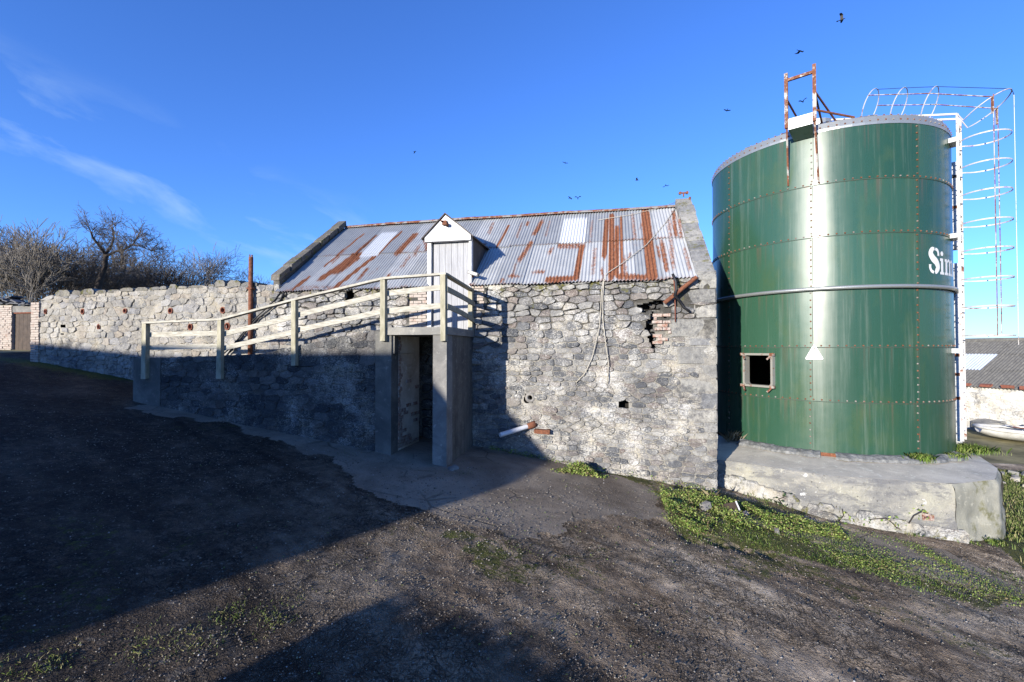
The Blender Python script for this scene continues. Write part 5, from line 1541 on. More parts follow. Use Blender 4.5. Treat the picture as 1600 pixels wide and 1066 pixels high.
# filling pipe behind the ladder
RPp = SR + .12
fA = lA
for a in np.linspace(lA, lA + dirL * .6, 300):
    p = CY(a, RPp, 4.0); fA = a
    if 800 + FPX * p[0] / p[1] < 1494: break
def fz(y): return cyl_hit(1496, y, RPp, far=True)[1]
pt0, pt1 = fz(246), fz(694)
g0_, g1_ = fz(388), fz(410)
first = None
for (za, zb) in ((pt1, g1_), (g0_, pt0)):
    pts, rs_ = [], []
    z = za
    while z < zb:
        z2 = min(z + .22, zb); pts += [CY(fA, RPp, z), CY(fA, RPp, z2 - .02), CY(fA, RPp, z2 - .012), CY(fA, RPp, z2)]; rs_ += [.085, .085, .078, .085]; z = z2
    m = MB(); m.tube(pts, rs_, 14); o = m.build("fill_pipe", m_whitesteel, silo, smooth=True)
for z in (pt0 - .35, fz(585), fz(622), fz(320), fz(555)):
    m = MB(); m.tube([CY(fA, RPp, z - .035), CY(fA, RPp, z + .035)], .094, 14); m.build("pipe_band", m_rust if z < pt0 - 1 else m_black, silo, smooth=True)

# ================================================================== PLINTH
PT = SBASE - .02
pl = [(4.42, 10.15), (6.05, 8.78), (7.95, 8.22), (9.05, 8.5), (9.95, 9.3), (11.1, 11.0), (11.2, 13.2), (9.6, 15.4), (6.6, 15.2), (4.42, 13.0)]
plinth = thing("concrete_plinth", "patched rendered plinth of concrete and stone carrying the green silo", "plinth", (7.6, 11.8, float(G(7.6, 11.8))))
def plinth_face(i0, i1, mat, name, close=False):
    seg = pl[i0:i1 + 1]
    pts = []
    for k in range(len(seg) - 1):
        a, b = np.array(seg[k]), np.array(seg[k + 1]); n = max(2, int(np.linalg.norm(b - a) / .05))
        for j in range(n): pts.append(a + (b - a) * j / n)
    pts.append(np.array(seg[-1]))
    rows = 22; vs_ = []
    acc = 0; prev = None
    for p in pts:
        if prev is not None: acc += np.linalg.norm(p - prev)
        prev = p; o = p - SC; o = o / np.linalg.norm(o)
        zb = float(G(*p)) - .4
        for r in range(rows):
            u = r / (rows - 1); z = PT - .11 - (PT - .11 - zb) * u
            off = .05 * (float(fbm(acc * 2.2, z * 2.2, 3, 91)) - .5) + .035 * (float(fbm(acc * 8, z * 8, 3, 93)) - .5) + .04 * u + (.02 if u > .45 and fbm(acc * 1.2, z * 1.5, 3, 95) > .52 else 0) - (.05 if r == 0 else (.012 * float(fbm(acc * 6, 2, 3, 97)) if r == 1 else 0))
            vs_.append((p[0] + o[0] * off, p[1] + o[1] * off, z))
    m = MB(); n = len(pts)
    m.add(vs_, [(i * rows + r, i * rows + r + 1, (i + 1) * rows + r + 1, (i + 1) * rows + r) for i in range(n - 1) for r in range(rows - 1)])
    return m.build(name, mat, plinth, smooth=True)
plinth_face(0, 2, m_plinth, "front_face"); plinth_face(2, 4, m_plinth_end, "end_face"); plinth_face(4, 9, m_plinth, "rear_face")
m = MB(); ctr = SC
vs_ = []
for p in pl:
    p = np.array(p); o = (p - SC) / np.linalg.norm(p - SC); vs_.append((*(p - o * .05), PT))
# top as rings so that it can be rough
tv = []; nr = 9; ne = 90
poly = np.array([v[:2] for v in vs_]); per = np.r_[0, np.cumsum(np.linalg.norm(np.diff(np.vstack([poly, poly[:1]]), axis=0), axis=1))]
for j in range(ne):
    q_ = per[-1] * j / ne; k = np.searchsorted(per, q_, 'right') - 1; k = min(k, len(poly) - 1)
    p = poly[k] + (poly[(k + 1) % len(poly)] - poly[k]) * ((q_ - per[k]) / (per[k + 1] - per[k]))
    for r in range(nr):
        p2 = p + (SC - p) * (r / (nr - 1)) * .75; out_ = max(0, np.linalg.norm(p2 - SC) - SR)
        tv.append((p2[0], p2[1], PT - .11 * out_ / max(.3, np.linalg.norm(p - SC) - SR) + (0 if r == 0 else .03 * (float(fbm(p2[0] * 3, p2[1] * 3, 3, 7)) - .5))))
m.add(tv, [(j * nr + r, ((j + 1) % ne) * nr + r, ((j + 1) % ne) * nr + r + 1, j * nr + r + 1) for j in range(ne) for r in range(nr - 1)])
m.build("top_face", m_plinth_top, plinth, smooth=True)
# footing stones showing under the render
for k in range(64):
    t_ = RNG.random(); a, b = (np.array(pl[0]), np.array(pl[1])) if t_ < .5 else (np.array(pl[1]), np.array(pl[2]))
    p = a + (b - a) * RNG.random(); o = (p - SC) / np.linalg.norm(p - SC); al2 = (b - a) / np.linalg.norm(b - a)
    z = float(G(*p)) + RNG.uniform(.02, .24)
    m = MB(); w, h = RNG.uniform(.09, .2), RNG.uniform(.05, .09)
    ax = np.array([al2[0], al2[1], 0]); oo = np.array([o[0], o[1], 0])
    po = [(-w, -h), (w * .9, -h * 1.1), (w * 1.05, h * .2), (w * .7, h), (-w * .8, h * 1.05), (-w * 1.05, 0)]
    fr = lambda s, d, zz, p=p, ax=ax, oo=oo: np.array([p[0], p[1], 0]) + ax * s - oo * d + UP * zz
    stone_geo(m, [(x, y + z) for x, y in po], -.06, RNG, (.005, .025), fr, .08); m.build("stone", m_plinth_stone, plinth)
# torn felt lying round the foot of the silo
def felt(a0, a1, n=46):
    m = MB(); vs_ = []
    for k in range(n):
        a = a0 + (a1 - a0) * k / (n - 1); w = .16 + .14 * float(fbm(k * .35, 3, 3, 5)); z = PT + .035 + .04 * float(fbm(k * .4, 9, 3, 6))
        for (r, zz) in ((SR + .04, z + .05), (SR + .04 + w * .5, z + .045 * float(fbm(k * .8, 1, 2, 4)) + .02), (SR + .04 + w, z - .01), (SR + .04 + w + .01, PT - .01)):
            vs_.append(CY(a, r, zz))
    m.add(vs_, [(4 * k + j, 4 * k + 4 + j, 4 * k + 5 + j, 4 * k + 1 + j) for k in range(n - 1) for j in range(3)])
    return m.build("felt_strip", m_felt, silo)
fa = [cyl_hit(x, 720, SR + .1)[0] for x in (1160, 1282, 1300, 1489)]
felt(fa[0], fa[1]); felt(fa[2] + .02, fa[3] + dirL * .1)

# ================================================================== SHED on the right
E0 = np.array([23.8, 24.0, 0]); EQ = np.array([.25, -.968, 0]); EP = np.array([.968, .25, 0])
def SH(a, b, z): return E0 + EQ * a + EP * b + UP * z
shed = thing("stone_shed", "low whitewashed stone shed with grey corrugated roof and pale rooflights", "shed", SH(2, 0, -1.3), math.atan2(EQ[1], EQ[0]))
q0 = ray(1505, 598); ez = None
SEZ = .99; SRZ = 3.36; SHW = 3.9
m = MB(); m.prism([SH(-12, 0, -2.6), SH(9, 0, -2.6), SH(9, 0, SEZ), SH(-12, 0, SEZ)], EP * .4); m.build("front_wall", m_shed, shed)
for a in (-12, 8.6):
    m = MB(); m.prism([SH(a, .41, -2.6), SH(a, 2 * SHW, -2.6), SH(a, 2 * SHW, SEZ), SH(a, SHW, SRZ - .1), SH(a, .41, SEZ)], EQ * .4); m.build("gable_wall", m_mortar, shed)
rng = np.random.default_rng(9)
W0s, W = W0, None
SHF = lambda s, d, z: SH(s, d, z)
pol = rubble(-4, 6.5, lambda s: -1.8, lambda s: SEZ - .05, (.16, .3), (.2, .5), rng, gap=.015, big=.1)
lay_stones(pol, shed, m_shed, rng, most=120, proud=(.01, .03), frame=SHF)
slp = math.hypot(SHW, SRZ - SEZ)
def shed_roof(s0, s1, u0, u1, mat, name, lift=0.0, side=1):
    n = int((s1 - s0) / .146 * 4); ss = np.linspace(s0, s1, n + 1); uu = np.linspace(u0, u1, 3); S, U = np.meshgrid(ss, uu, indexing='ij')
    H = .03 * np.sin(2 * math.pi * S / .146) + lift
    P = E0 + S[..., None] * EQ + (-.15 + U * (SHW + .15))[..., None] * EP if side == 1 else E0 + S[..., None] * EQ + (2 * SHW + .15 - U * (SHW + .15))[..., None] * EP
    P = P + (SEZ - .05 + U * (SRZ - SEZ + .05) + H)[..., None] * UP
    ix = np.arange(S.size).reshape(S.shape); Qs = np.stack([ix[:-1, :-1], ix[1:, :-1], ix[1:, 1:], ix[:-1, 1:]], -1).reshape(-1, 4)
    np_mesh(name, P.reshape(-1, 3), Qs, mat, shed, smooth=True)
for k in range(-12, 9):
    for (u0, u1, lf) in ((0, .36, 0), (.34, .70, .02), (.68, 1.0, .04)):
        if u0 == .34 and k in (-2, -1, 3, 4): shed_roof(k, k + 1.0, u0, u1, m_sky_glass, "rooflight", lf)
        else: shed_roof(k, k + 1.02, u0, u1, m_fibre, "roof_sheet", lf + .006 * (k % 2))
shed_roof(-12, 9, 0, 1, m_fibre, "rear_roof", 0, -1)
m = MB(); m.tube([SH(-12, SHW, SRZ + .03), SH(9, SHW, SRZ + .03)], .13, 8); m.build("ridge_cap", m_fibre, shed, smooth=True)
for k in range(4):
    m = MB(); c = SH(RNG.uniform(-1, 3), -.12, SEZ + .06); m.box(c, EQ, EP, UP, RNG.uniform(.15, .3), .1, .07, 1, .03); m.build("tile_fragment", m_clay, shed)

# ---- old boat shell and rubble beside the shed
bg = np.array(ground_pt(1570, 693)); 
boat = thing("derelict_boat", "derelict white boat shell full of broken boards lying near the stone shed", "boat", (bg[0], bg[1], float(G(*bg))), 0)
bx = np.array([.93, -.37, 0]); by = np.array([.37, .93, 0]); b0 = np.array([bg[0], bg[1], float(G(*bg))]) + bx * 1.6 + by * .9
def BT(u, v, z): return b0 + bx * u + by * v + UP * z
prof = []
NS = 17
rim = []
vs_ = []; 
for k in range(NS):
    u = -2.1 + 4.4 * k / (NS - 1); f = max(0.02, 1 - (abs(u + .0) / 2.2) ** 2.6) ** .5; w = .95 * f
    for j in range(9):
        an = math.pi * j / 8; vs_.append(BT(u, -math.cos(an) * w, .48 + .10 * (u / 2.2) ** 2 - math.sin(an) * .50 * (.3 + .7 * f)))
m = MB(); m.add(vs_, [(9 * k + j, 9 * k + j + 1, 9 * k + 10 + j, 9 * k + 9 + j) for k in range(NS - 1) for j in range(8)]); m.build("hull", m_hull, boat, smooth=True)
m = MB(); m.tube([np.array(vs_[9 * k]) for k in range(NS)] + [np.array(vs_[9 * k + 8]) for k in reversed(range(NS))], .075, 8, closed=True); m.build("gunwale", m_hull, boat, smooth=True)
for k in range(9):
    i = k // 3
    m = MB(); c = BT((-.9, .1, 1.1)[i] + RNG.uniform(-.25, .25), RNG.uniform(-.3, .4), .5 + RNG.uniform(0, .22)); an = RNG.uniform(-.8, .8)
    ax = bx * math.cos(an) + by * math.sin(an) + UP * RNG.uniform(-.3, .3); ax /= np.linalg.norm(ax)
    m.beam(c - ax * RNG.uniform(.3, .55), c + ax * RNG.uniform(.3, .55), RNG.uniform(.12, .25), .03)
    tag(m.build("broken_board", (m_clay, m_white, m_slate)[k % 3]), ("reddish", "white", "dark")[k % 3] + " broken board lying " + ("at the left end", "in the middle", "at the right end")[i] + " of the derelict boat", "board", "broken boards in the boat")
m = MB(); sv = []
cb = b0 + bx * 1.2 + by * 1.75
for k in range(9):
    t_ = k / 8
    for (d, zz) in ((0, -.4), (0, .45 + .95 * min(1, t_ * 1.8)), (.9, .55 + .95 * min(1, t_ * 1.8)), (1.1, -.4)):
        sv.append(cb + bx * (-2.4 + 5.2 * t_) + by * d + UP * (zz + .06 * RNG.normal() * (zz > 0)))
m.add(sv, [(4 * k + j, 4 * k + 4 + j, 4 * k + 5 + j, 4 * k + 1 + j) for k in range(8) for j in range(3)] + [(0, 1, 2, 3), (35, 34, 33, 32)])
tag(m.build("concrete_block", m_conc), "sloping grey concrete ramp wall rising behind the derelict boat", "concrete wall")
for k, (x, y) in enumerate(((1512, 664), (1525, 662), (1534, 666))):
    g = ground_pt(x, y); c = np.array([g[0], g[1], float(G(*g)) + .08]); m = MB(); m.box(c, EQ, EP, UP, .45, .3, .10, .8, .05)
    tag(m.build("rubble_slab", m_debris), ("grey slab on the ground left of the derelict boat, leftmost of three", "middle grey slab on the ground between two others beside the boat", "grey slab touching the left tip of the derelict boat")[k], "slab", "slabs on the ground by the boat")

# ================================================================== TREES
def grow(base, height, spread, rng, levels=6, trunk=0.12, lean=(0, 0), stems=1, splits=(2, 4), upw=0.25, len0=None):
    segs = []
    def br(p, d, ln, r, lv):
        n = 3 if lv > 1 else 2
        for k in range(n):
            d2 = d + rng.normal(0, .13, 3); d2[2] += .05 * upw; d2 /= np.linalg.norm(d2)
            q = p + d2 * ln / n; r2 = max(r * (1 - .22 / n * 1.4), .012)
            segs.append((p, q, r, r2, lv)); p, d, r = q, d2, r2
            if lv <= levels - 1 and lv > 0 and rng.random() < .55:
                side(p, d, ln * rng.uniform(.45, .75), r * .5, lv - 1)
        if lv > 0:
            for _ in range(rng.integers(*splits)):
                side(p, d, ln * rng.uniform(.62, .88), r * rng.uniform(.55, .75), lv - 1)
    def side(p, d, ln, r, lv):
        a = rng.normal(0, 1, 3); a -= d * (a @ d); a /= np.linalg.norm(a) + 1e-9
        an = rng.uniform(.35, .95) * spread
        d2 = d * math.cos(an) + a * math.sin(an); d2[2] += upw * .5; d2 /= np.linalg.norm(d2)
        if ln > .12: br(p, d2, ln, max(r, .013), lv)
    for s in range(stems):
        d = np.array([lean[0] + rng.normal(0, .05 + .12 * (stems > 1)), lean[1] + rng.normal(0, .05 + .12 * (stems > 1)), 1.0]); d /= np.linalg.norm(d)
        br(np.array(base, float) + np.array([rng.normal(0, .3), rng.normal(0, .3), 0]) * (stems > 1), d, len0 or height * .30, trunk / (1 + .25 * (stems - 1)), levels)
    return segs
def seg_mesh(name, segs, mat, parent, n, kind=None):
    P = np.array([s[0] for s in segs]); Q = np.array([s[1] for s in segs]); r0 = np.array([s[2] for s in segs]); r1 = np.array([s[3] for s in segs])
    d = Q - P; d /= np.linalg.norm(d, axis=1)[:, None] + 1e-9
    ref = np.where(np.abs(d[:, 2:3]) < .9, np.array([[0, 0, 1.0]]), np.array([[1.0, 0, 0]]))
    u = np.cross(d, ref); u /= np.linalg.norm(u, axis=1)[:, None]; w = np.cross(d, u)
    rings = []
    for (C, r) in ((P, r0), (Q, r1)):
        for j in range(n):
            a = 2 * math.pi * j / n; rings.append(C + r[:, None] * (math.cos(a) * u + math.sin(a) * w))
    V = np.stack(rings, 1).reshape(-1, 3); m = len(segs); base = (np.arange(m) * 2 * n)[:, None]
    F_ = np.concatenate([base + np.array([[j, (j + 1) % n, n + (j + 1) % n, n + j]]) for j in range(n)], 0)
    return np_mesh(name, V, F_, mat, parent, smooth=True, kind=kind)
def px_base(x, depth):
    q = ray(x, 500); p = CAMP + q * depth / q[1]; return np.array([p[0], p[1], float(G(p[0], p[1]))])
def tree(x, ytop, depth, label, seed, mat, cat="tree", stems=1, spread=1.0, lean=(0, 0), trunk=.14, levels=5, splits=(2, 4), upw=.25, limit=9000, group="bare trees beyond the yard wall", name="bare_tree"):
    rng = np.random.default_rng(seed)
    b = px_base(x, depth)
    q = ray(x, ytop - 11); H = (CAMP + q * depth / q[1])[2] - b[2]
    segs = grow(b, H, spread, rng, levels, trunk, lean, stems, splits, upw)
    # scale to the height seen
    top = max(s[1][2] for s in segs) - b[2]; k = H / top
    segs = [(b + (s[0] - b) * k, b + (s[1] - b) * k, s[2], s[3], s[4]) for s in segs]
    t = thing(name, label, cat, b, 0, group)
    tr = [s for s in segs if s[4] >= levels - 1]; cr = [s for s in segs if s[4] < levels - 1]
    if len(cr) > limit:
        sel = rng.permutation(len(cr))[:limit]; cr = [cr[i] for i in sel]
    seg_mesh("trunk", tr, mat, t, 7)
    seg_mesh("crown", cr, mat, t, 3)
    return t
tree(5, 352, 33, "bare twiggy tree at the left edge of the photo above the brick outbuilding", 1, m_barkpale, stems=3, spread=.75, trunk=.12)
tree(40, 358, 30, "pale stemmed bare tree directly above the brick outbuilding's dark door", 2, m_barkpale, stems=4, spread=.7, trunk=.11)
tree(72, 362, 36, "bare brown tree rising over the gap at the yard wall's left end", 3, m_bark, stems=3, spread=.85, trunk=.13)
tree(98, 374, 31, "bare bushy tree with a dark trunk above the yard wall's broken corner", 4, m_bark, stems=2, spread=.9, trunk=.17)
tree(128, 392, 34, "low dark bare tree just left of the tall leaning tree", 5, m_bark, stems=3, spread=.95, trunk=.10)
tree(205, 385, 38, "fine twigged bare tree just right of the tall leaning tree", 7, m_bark, stems=3, spread=.9, trunk=.10)
tree(240, 383, 40, "pale fine twigged bare tree midway along the yard wall", 8, m_barkpale, stems=3, spread=.85, trunk=.09)
tree(283, 386, 42, "rounded dense dark bare tree with a short thick trunk", 9, m_barkdark, stems=2, spread=1.05, trunk=.22, upw=.1)
tree(318, 402, 44, "small dark bare tree joined to the rounded dense tree's right side", 10, m_barkdark, stems=2, spread=1.05, trunk=.14, upw=.1)
tree(352, 400, 46, "open spreading bare tree left of the rusty pole", 11, m_bark, stems=1, spread=1.1, trunk=.2, upw=.12, limit=5000)
tree(388, 418, 48, "faint small bare tree behind the rusty pole", 12, m_bark, stems=2, spread=1.0, trunk=.12, limit=4000)
tree(60, 385, 44, "far bare tree filling in behind the trees at the left", 14, m_bark, stems=4, spread=.9, trunk=.12)
tree(165, 405, 45, "low bare thicket tree behind the tall leaning tree's trunk", 15, m_bark, stems=4, spread=.95, trunk=.10)
tree(22, 380, 40, "dim bare tree standing behind the pale stemmed one at far left", 16, m_bark, stems=4, spread=.85, trunk=.12)
tree(222, 400, 46, "dim far bare tree seen between the two fine twigged ones", 17, m_bark, stems=4, spread=.95, trunk=.12)
tree(262, 402, 47, "dim far bare tree just left of the rounded dense tree", 18, m_barkdark, stems=4, spread=.95, trunk=.12)
tree(180, 400, 42, "dim bare tree right behind the tall leaning tree's fork", 19, m_barkpale, stems=4, spread=.9, trunk=.11)
# the tall leaning tree is drawn limb by limb
def tall_tree():
    D = 32.0
    def P3(x, y, dd=0.0):
        q = ray(x, y); return CAMP + q * (D + dd) / q[1]
    b = px_base(150, D); rng = np.random.default_rng(77)
    t = thing("bare_tree", "tall bare tree with a leaning forked trunk, highest above the yard wall", "tree", b, 0, "bare trees beyond the yard wall")
    limbs = [([b, P3(152, 452), P3(158, 432), P3(164, 418), P3(165, 398)], .21, .13),
             ([P3(165, 398), P3(155, 384, -.5), P3(145, 372, -.8), P3(142, 362, -1)], .10, .05),
             ([P3(165, 398), P3(174, 384, .6), P3(178, 372, .8), P3(176, 358, 1)], .10, .05),
             ([P3(166, 400), P3(178, 394, -.6), P3(194, 390, -1), P3(208, 382, -1), P3(214, 372, -1)], .085, .04),
             ([P3(190, 391, -.9), P3(191, 402, -1.2), P3(190, 414, -1.4)], .07, .09),
             ([P3(208, 382, -1), P3(222, 386, -1), P3(236, 392, -.6)], .05, .02)]
    segs = []; tw = []
    def twig(p, d, ln, r, lv):
        for k in range(3):
            d2 = d + rng.normal(0, .2, 3); d2[2] += .05; d2 /= np.linalg.norm(d2); q = p + d2 * ln / 3
            tw.append((p, q, r, r * .85, 0)); p, d, r = q, d2, r * .85
            if lv > 0:
                a = rng.normal(0, 1, 3); d3 = d * .75 + a / np.linalg.norm(a) * .75; d3 /= np.linalg.norm(d3)
                twig(p, d3, ln * .66, max(r * .6, .011), lv - 1)
    for pts, r0, r1 in limbs:
        n = len(pts) - 1
        for k in range(n):
            ra = r0 + (r1 - r0) * k / n; rb = r0 + (r1 - r0) * (k + 1) / n
            segs.append((np.array(pts[k]), np.array(pts[k + 1]), ra, rb, 9))
            if pts is limbs[0][0]: continue
            for j in range(4):
                f = rng.random(); p = np.array(pts[k]) * (1 - f) + np.array(pts[k + 1]) * f
                a = rng.normal(0, 1, 3) * np.array([1, .8, .5]); a[2] = abs(a[2]) * .9 + .25; a /= np.linalg.norm(a)
                twig(p, a, rng.uniform(.45, .9), .024, 3)
        for j in range(4 if pts is not limbs[0][0] else 0):
            a = np.array(pts[-1]) - np.array(pts[-2]); a /= np.linalg.norm(a); a = a + rng.normal(0, .55, 3); a[2] = abs(a[2]); a /= np.linalg.norm(a)
            twig(np.array(pts[-1]), a, rng.uniform(.55, .95), .03, 3)
    seg_mesh("trunk", segs, m_barkdark, t, 8); seg_mesh("crown", tw, m_bark, t, 3)
tall_tree()

# ================================================================== BIRDS
def bird_mesh(flap, name):
    m = MB()
    m.tube([np.array(p) for p in ((-.26, 0, 0), (-.16, 0, .0), (-.02, 0, .01), (.10, 0, .02), (.17, 0, .03), (.22, 0, .03), (.27, 0, .02))], [.005, .035, .062, .055, .035, .036, .006], 7)
    m.add([(-.18, -.03, .0), (-.18, .03, 0), (-.36, .07, 0), (-.38, 0, -.005), (-.36, -.07, 0)], [(0, 1, 2, 3, 4)])
    for s in (-1, 1):
        ys = [.04, .22, .42, .50]; zs = [0, .18 * flap, .20 * flap, .16 * flap]
        vs_ = []
        for y, z, c0, c1 in zip(ys, zs, (.11, .13, .04, -.04), (-.09, -.10, -.14, -.10)): vs_ += [(c0, s * y, z + .02), (c1, s * y, z)]
        vs_ += [(x, y, z + .012) for x, y, z in vs_]
        m.add(vs_, [(2 * k, 2 * k + 1, 2 * k + 3, 2 * k + 2) for k in range(3)] + [(8 + 2 * k, 8 + 2 * k + 2, 8 + 2 * k + 3, 8 + 2 * k + 1) for k in range(3)] + [(0, 2, 10, 8), (2, 4, 12, 10), (4, 6, 14, 12), (1, 9, 11, 3), (3, 11, 13, 5), (5, 13, 15, 7), (6, 7, 15, 14)])
    me = bpy.data.meshes.new(name); me.from_pydata(m.v, [], m.f); me.materials.append(m_crow); me.update(); return me
BM = [bird_mesh(f, "crow") for f in (1.4, -.8, .3)]
for k, (x, y, dep, lab) in enumerate(((1315, 31, 34, "black bird flying highest of the flock, near the top of the photo"), (1250, 80, 34, "black bird flying just above the hoist posts on the silo"), (1136, 173, 42, "black bird flying alone to the left of the silo's hoist"), (1255, 159, 36, "black bird seen between the two hoist posts on the silo"),
        (648, 237, 50, "black bird flying alone high above the loft door, farthest left of the flock"), (883, 255, 48, "black bird above the middle of the roof, over the close pair"), (995, 282, 45, "black bird above the right part of the roof, left of another"), (1040, 290, 45, "black bird flying lowest beside the right gable's iron fixture"),
        (891, 310, 44, "left one of a close pair of black birds over the ridge"), (903, 310, 44, "right one of a close pair of black birds over the ridge"))):
    q = ray(x, y); p = CAMP + q * dep / q[1]
    o = bpy.data.objects.new("crow", BM[k % 3]); COL.objects.link(o)
    o.location = tuple(p); o.rotation_euler = (RNG.uniform(-.5, .5), RNG.uniform(-.4, .3), RNG.uniform(0, 6.28)); o.scale = (.62, .62, .62)
    if k < 2: o.scale = (.85, .85, .85)
    tag(o, lab, "bird", "black birds flying over the barn")

# ================================================================== PLANTS AND GRIT
def scatter_quads(name, C, size, mat, rng, up=.6, aspect=1.0, fold=.25, kind='stuff', label=None, cat=None):
    n = len(C)
    nrm = rng.normal(0, 1, (n, 3)); nrm[:, 2] = np.abs(nrm[:, 2]) + up; nrm /= np.linalg.norm(nrm, axis=1)[:, None]
    a = rng.normal(0, 1, (n, 3)); a -= nrm * (a * nrm).sum(1)[:, None]; a /= np.linalg.norm(a, axis=1)[:, None]
    b = np.cross(nrm, a); s = size * rng.uniform(.6, 1.4, n)
    a *= s[:, None]; b *= (s * aspect)[:, None]; f = nrm * (s * fold)[:, None]
    V = np.stack([C - a, C - b * .8 + f, C + a * 1.1, C + b * .8 + f], 1).reshape(-1, 3)
    F_ = np.arange(4 * n).reshape(-1, 4)
    o = np_mesh(name, V, F_, mat, kind=kind)
    if label: tag(o, label, cat)
    return o
def sample_poly(poly, n, rng, dens=None):
    lo, hi = poly.min(0), poly.max(0); out = np.zeros((0, 2))
    while len(out) < n:
        p = rng.uniform(lo, hi, (n * 2, 2)); k = in_poly(p[:, 0], p[:, 1], poly)
        if dens is not None: k &= rng.random(len(p)) < dens(p[:, 0], p[:, 1])
        out = np.vstack([out, p[k]])
    return out[:n]
def ground_h(x, y):
    i = np.clip((x - XR[0]) / (XR[1] - XR[0]) * (len(gx) - 1), 0, len(gx) - 1).astype(int); j = np.clip((y - YR[0]) / (YR[1] - YR[0]) * (len(gy) - 1), 0, len(gy) - 1).astype(int)
    return GZ[i, j]
rng = np.random.default_rng(88)
clump = lambda x, y: (fbm(x * 2.1, y * 2.1, 4, 201) - .47).clip(0, .2) * 5
def clear(p):                                        # keep plants out of plinth and walls
    s = (p[:, 0] - W0[0]) * WE[0] + (p[:, 1] - W0[1]) * WE[1]; d = (p[:, 0] - W0[0]) * WN[0] + (p[:, 1] - W0[1]) * WN[1]
    inb = (s > Y_L) & (s < S_R) & (d > -.02)
    return ~inb & ~in_poly(p[:, 0], p[:, 1], np.array(pl))
# broad leaved weeds heaped against the corner of barn and plinth
heap = px_poly([(1030, 772), (1040, 808), (1090, 838), (1180, 835), (1260, 838), (1330, 850), (1310, 828), (1230, 812), (1130, 782)])
p = sample_poly(heap, 14000, rng, lambda x, y: (fbm(x * 2.1, y * 2.1, 4, 201) - .40).clip(0, .25) * 4); p = p[clear(p)]
hgt = .20 * (fbm(p[:, 0] * 2.5, p[:, 1] * 2.5, 3, 301)) + .02
C = np.c_[p, ground_h(p[:, 0], p[:, 1]) + rng.random(len(p)) ** .6 * hgt]
scatter_quads("weeds", C, .018, m_weed, rng, .5, .7, label="low green broad leaved weeds heaped at the corner of barn and plinth", cat="weeds")
p = sample_poly(WEEDS, 16000, rng, clump); p = p + np.c_[fbm(p[:, 0] * 1.5, p[:, 1] * 1.5, 3, 801) - .5, fbm(p[:, 0] * 1.5 + 9, p[:, 1] * 1.5, 3, 803) - .5] * 1.1 + rng.normal(0, .07, p.shape); p = p[clear(p)]
C = np.c_[p, ground_h(p[:, 0], p[:, 1]) + rng.random(len(p)) * .035]
scatter_quads("ground_cover", C, .011, m_weed, rng, .8, .8, label="thin green creeping ground cover spreading along the foot of the plinth", cat="ground cover")
def blades(name, P, h, mat, rng, lean=.5, w=.006, label=None, cat=None):
    n = len(P); H = h * rng.uniform(.5, 1.3, n); an = rng.uniform(0, 2 * math.pi, n); ln = rng.uniform(.1, lean, n) * H
    base = np.c_[P, ground_h(P[:, 0], P[:, 1]) - .01] if P.shape[1] == 2 else P
    t = np.c_[-np.sin(an), np.cos(an), np.zeros(n)] * w; d = np.c_[np.cos(an), np.sin(an), np.zeros(n)]
    mid = base + d * (ln * .35)[:, None] + np.c_[np.zeros((n, 2)), H * .6]; tip = base + d * ln[:, None] + np.c_[np.zeros((n, 2)), H]
    V = np.stack([base - t, base + t, mid + t * .8, tip, mid - t * .8], 1).reshape(-1, 3)
    o = np_mesh(name, V, np.arange(5 * n).reshape(-1, 5), mat, kind='stuff')
    if label: tag(o, label, cat)
    return o
p = sample_poly(VERGE, 16000, rng, lambda x, y: (fbm(x * 1.2, y * 1.2, 3, 401) - .30).clip(0, .3) * 3.3); p = p[clear(p)]
p3 = sample_poly(WEEDS, 7000, rng, lambda x, y: (fbm(x * 1.8 + 5, y * 1.8, 3, 901) - .44).clip(0, .2) * 5); p3 = p3 + rng.normal(0, .08, p3.shape); p3 = p3[clear(p3)]
blades("grass", p3, .035, m_tuft, rng, 1.2, .0022, "fine short grass mixed into the creeping cover along the plinth foot", "grass")
ft = []
for k in range(3):
    a, b = np.array(pl[k]), np.array(pl[k + 1]); d_ = (b - a) / np.linalg.norm(b - a); o_ = np.array([d_[1], -d_[0]])
    f = rng.random((1500, 1)); q_ = a + (b - a) * f + o_ * (.06 + np.abs(rng.normal(0, .07, (1500, 1)))); ft.append(q_[rng.random(1500) < (fbm(q_[:, 0] * 2, q_[:, 1] * 2, 3, 911) - .42).clip(0, .3) * 4])
ft = np.vstack(ft)
blades("grass", ft, .075, m_tuft, rng, 1.0, .0025, "uneven fringe of grass against the foot of the plinth", "grass")
blades("grass", p, .09, m_grass, rng, .8, .006, "short grass bank sloping down to the right of the plinth", "grass")
# grass growing through the yard
pts = []
for (x0, y0, x1, y1, n) in ((10, 1050, 70, 1035, 300), (60, 1055, 110, 1030, 250), (200, 1010, 290, 1005, 650), (270, 1020, 330, 1000, 300), (355, 968, 390, 950, 420), (410, 985, 445, 955, 260), (440, 950, 480, 930, 90), (780, 865, 810, 858, 260), (830, 880, 850, 870, 80), (60, 590, 180, 575, 500), (520, 715, 560, 705, 100), (0, 570, 60, 566, 500), (700, 742, 760, 735, 300)):
    a, b = np.array(ground_pt(x0, y0)), np.array(ground_pt(x1, y1))
    f = rng.random(n)[:, None]; q = a * (1 - f) + b * f + rng.normal(0, .07 * (1 + .1 * np.linalg.norm(a)), (n, 2)); pts.append(q[rng.random(n) < .2 + clump(q[:, 0] * 3, q[:, 1] * 3)])
P = np.vstack(pts); P = P[clear(P)]
blades("grass", P, .026, m_grass, rng, 1.3, .0024, "small tufts of grass growing through cracks of the yard surface", "grass")
n = 5200
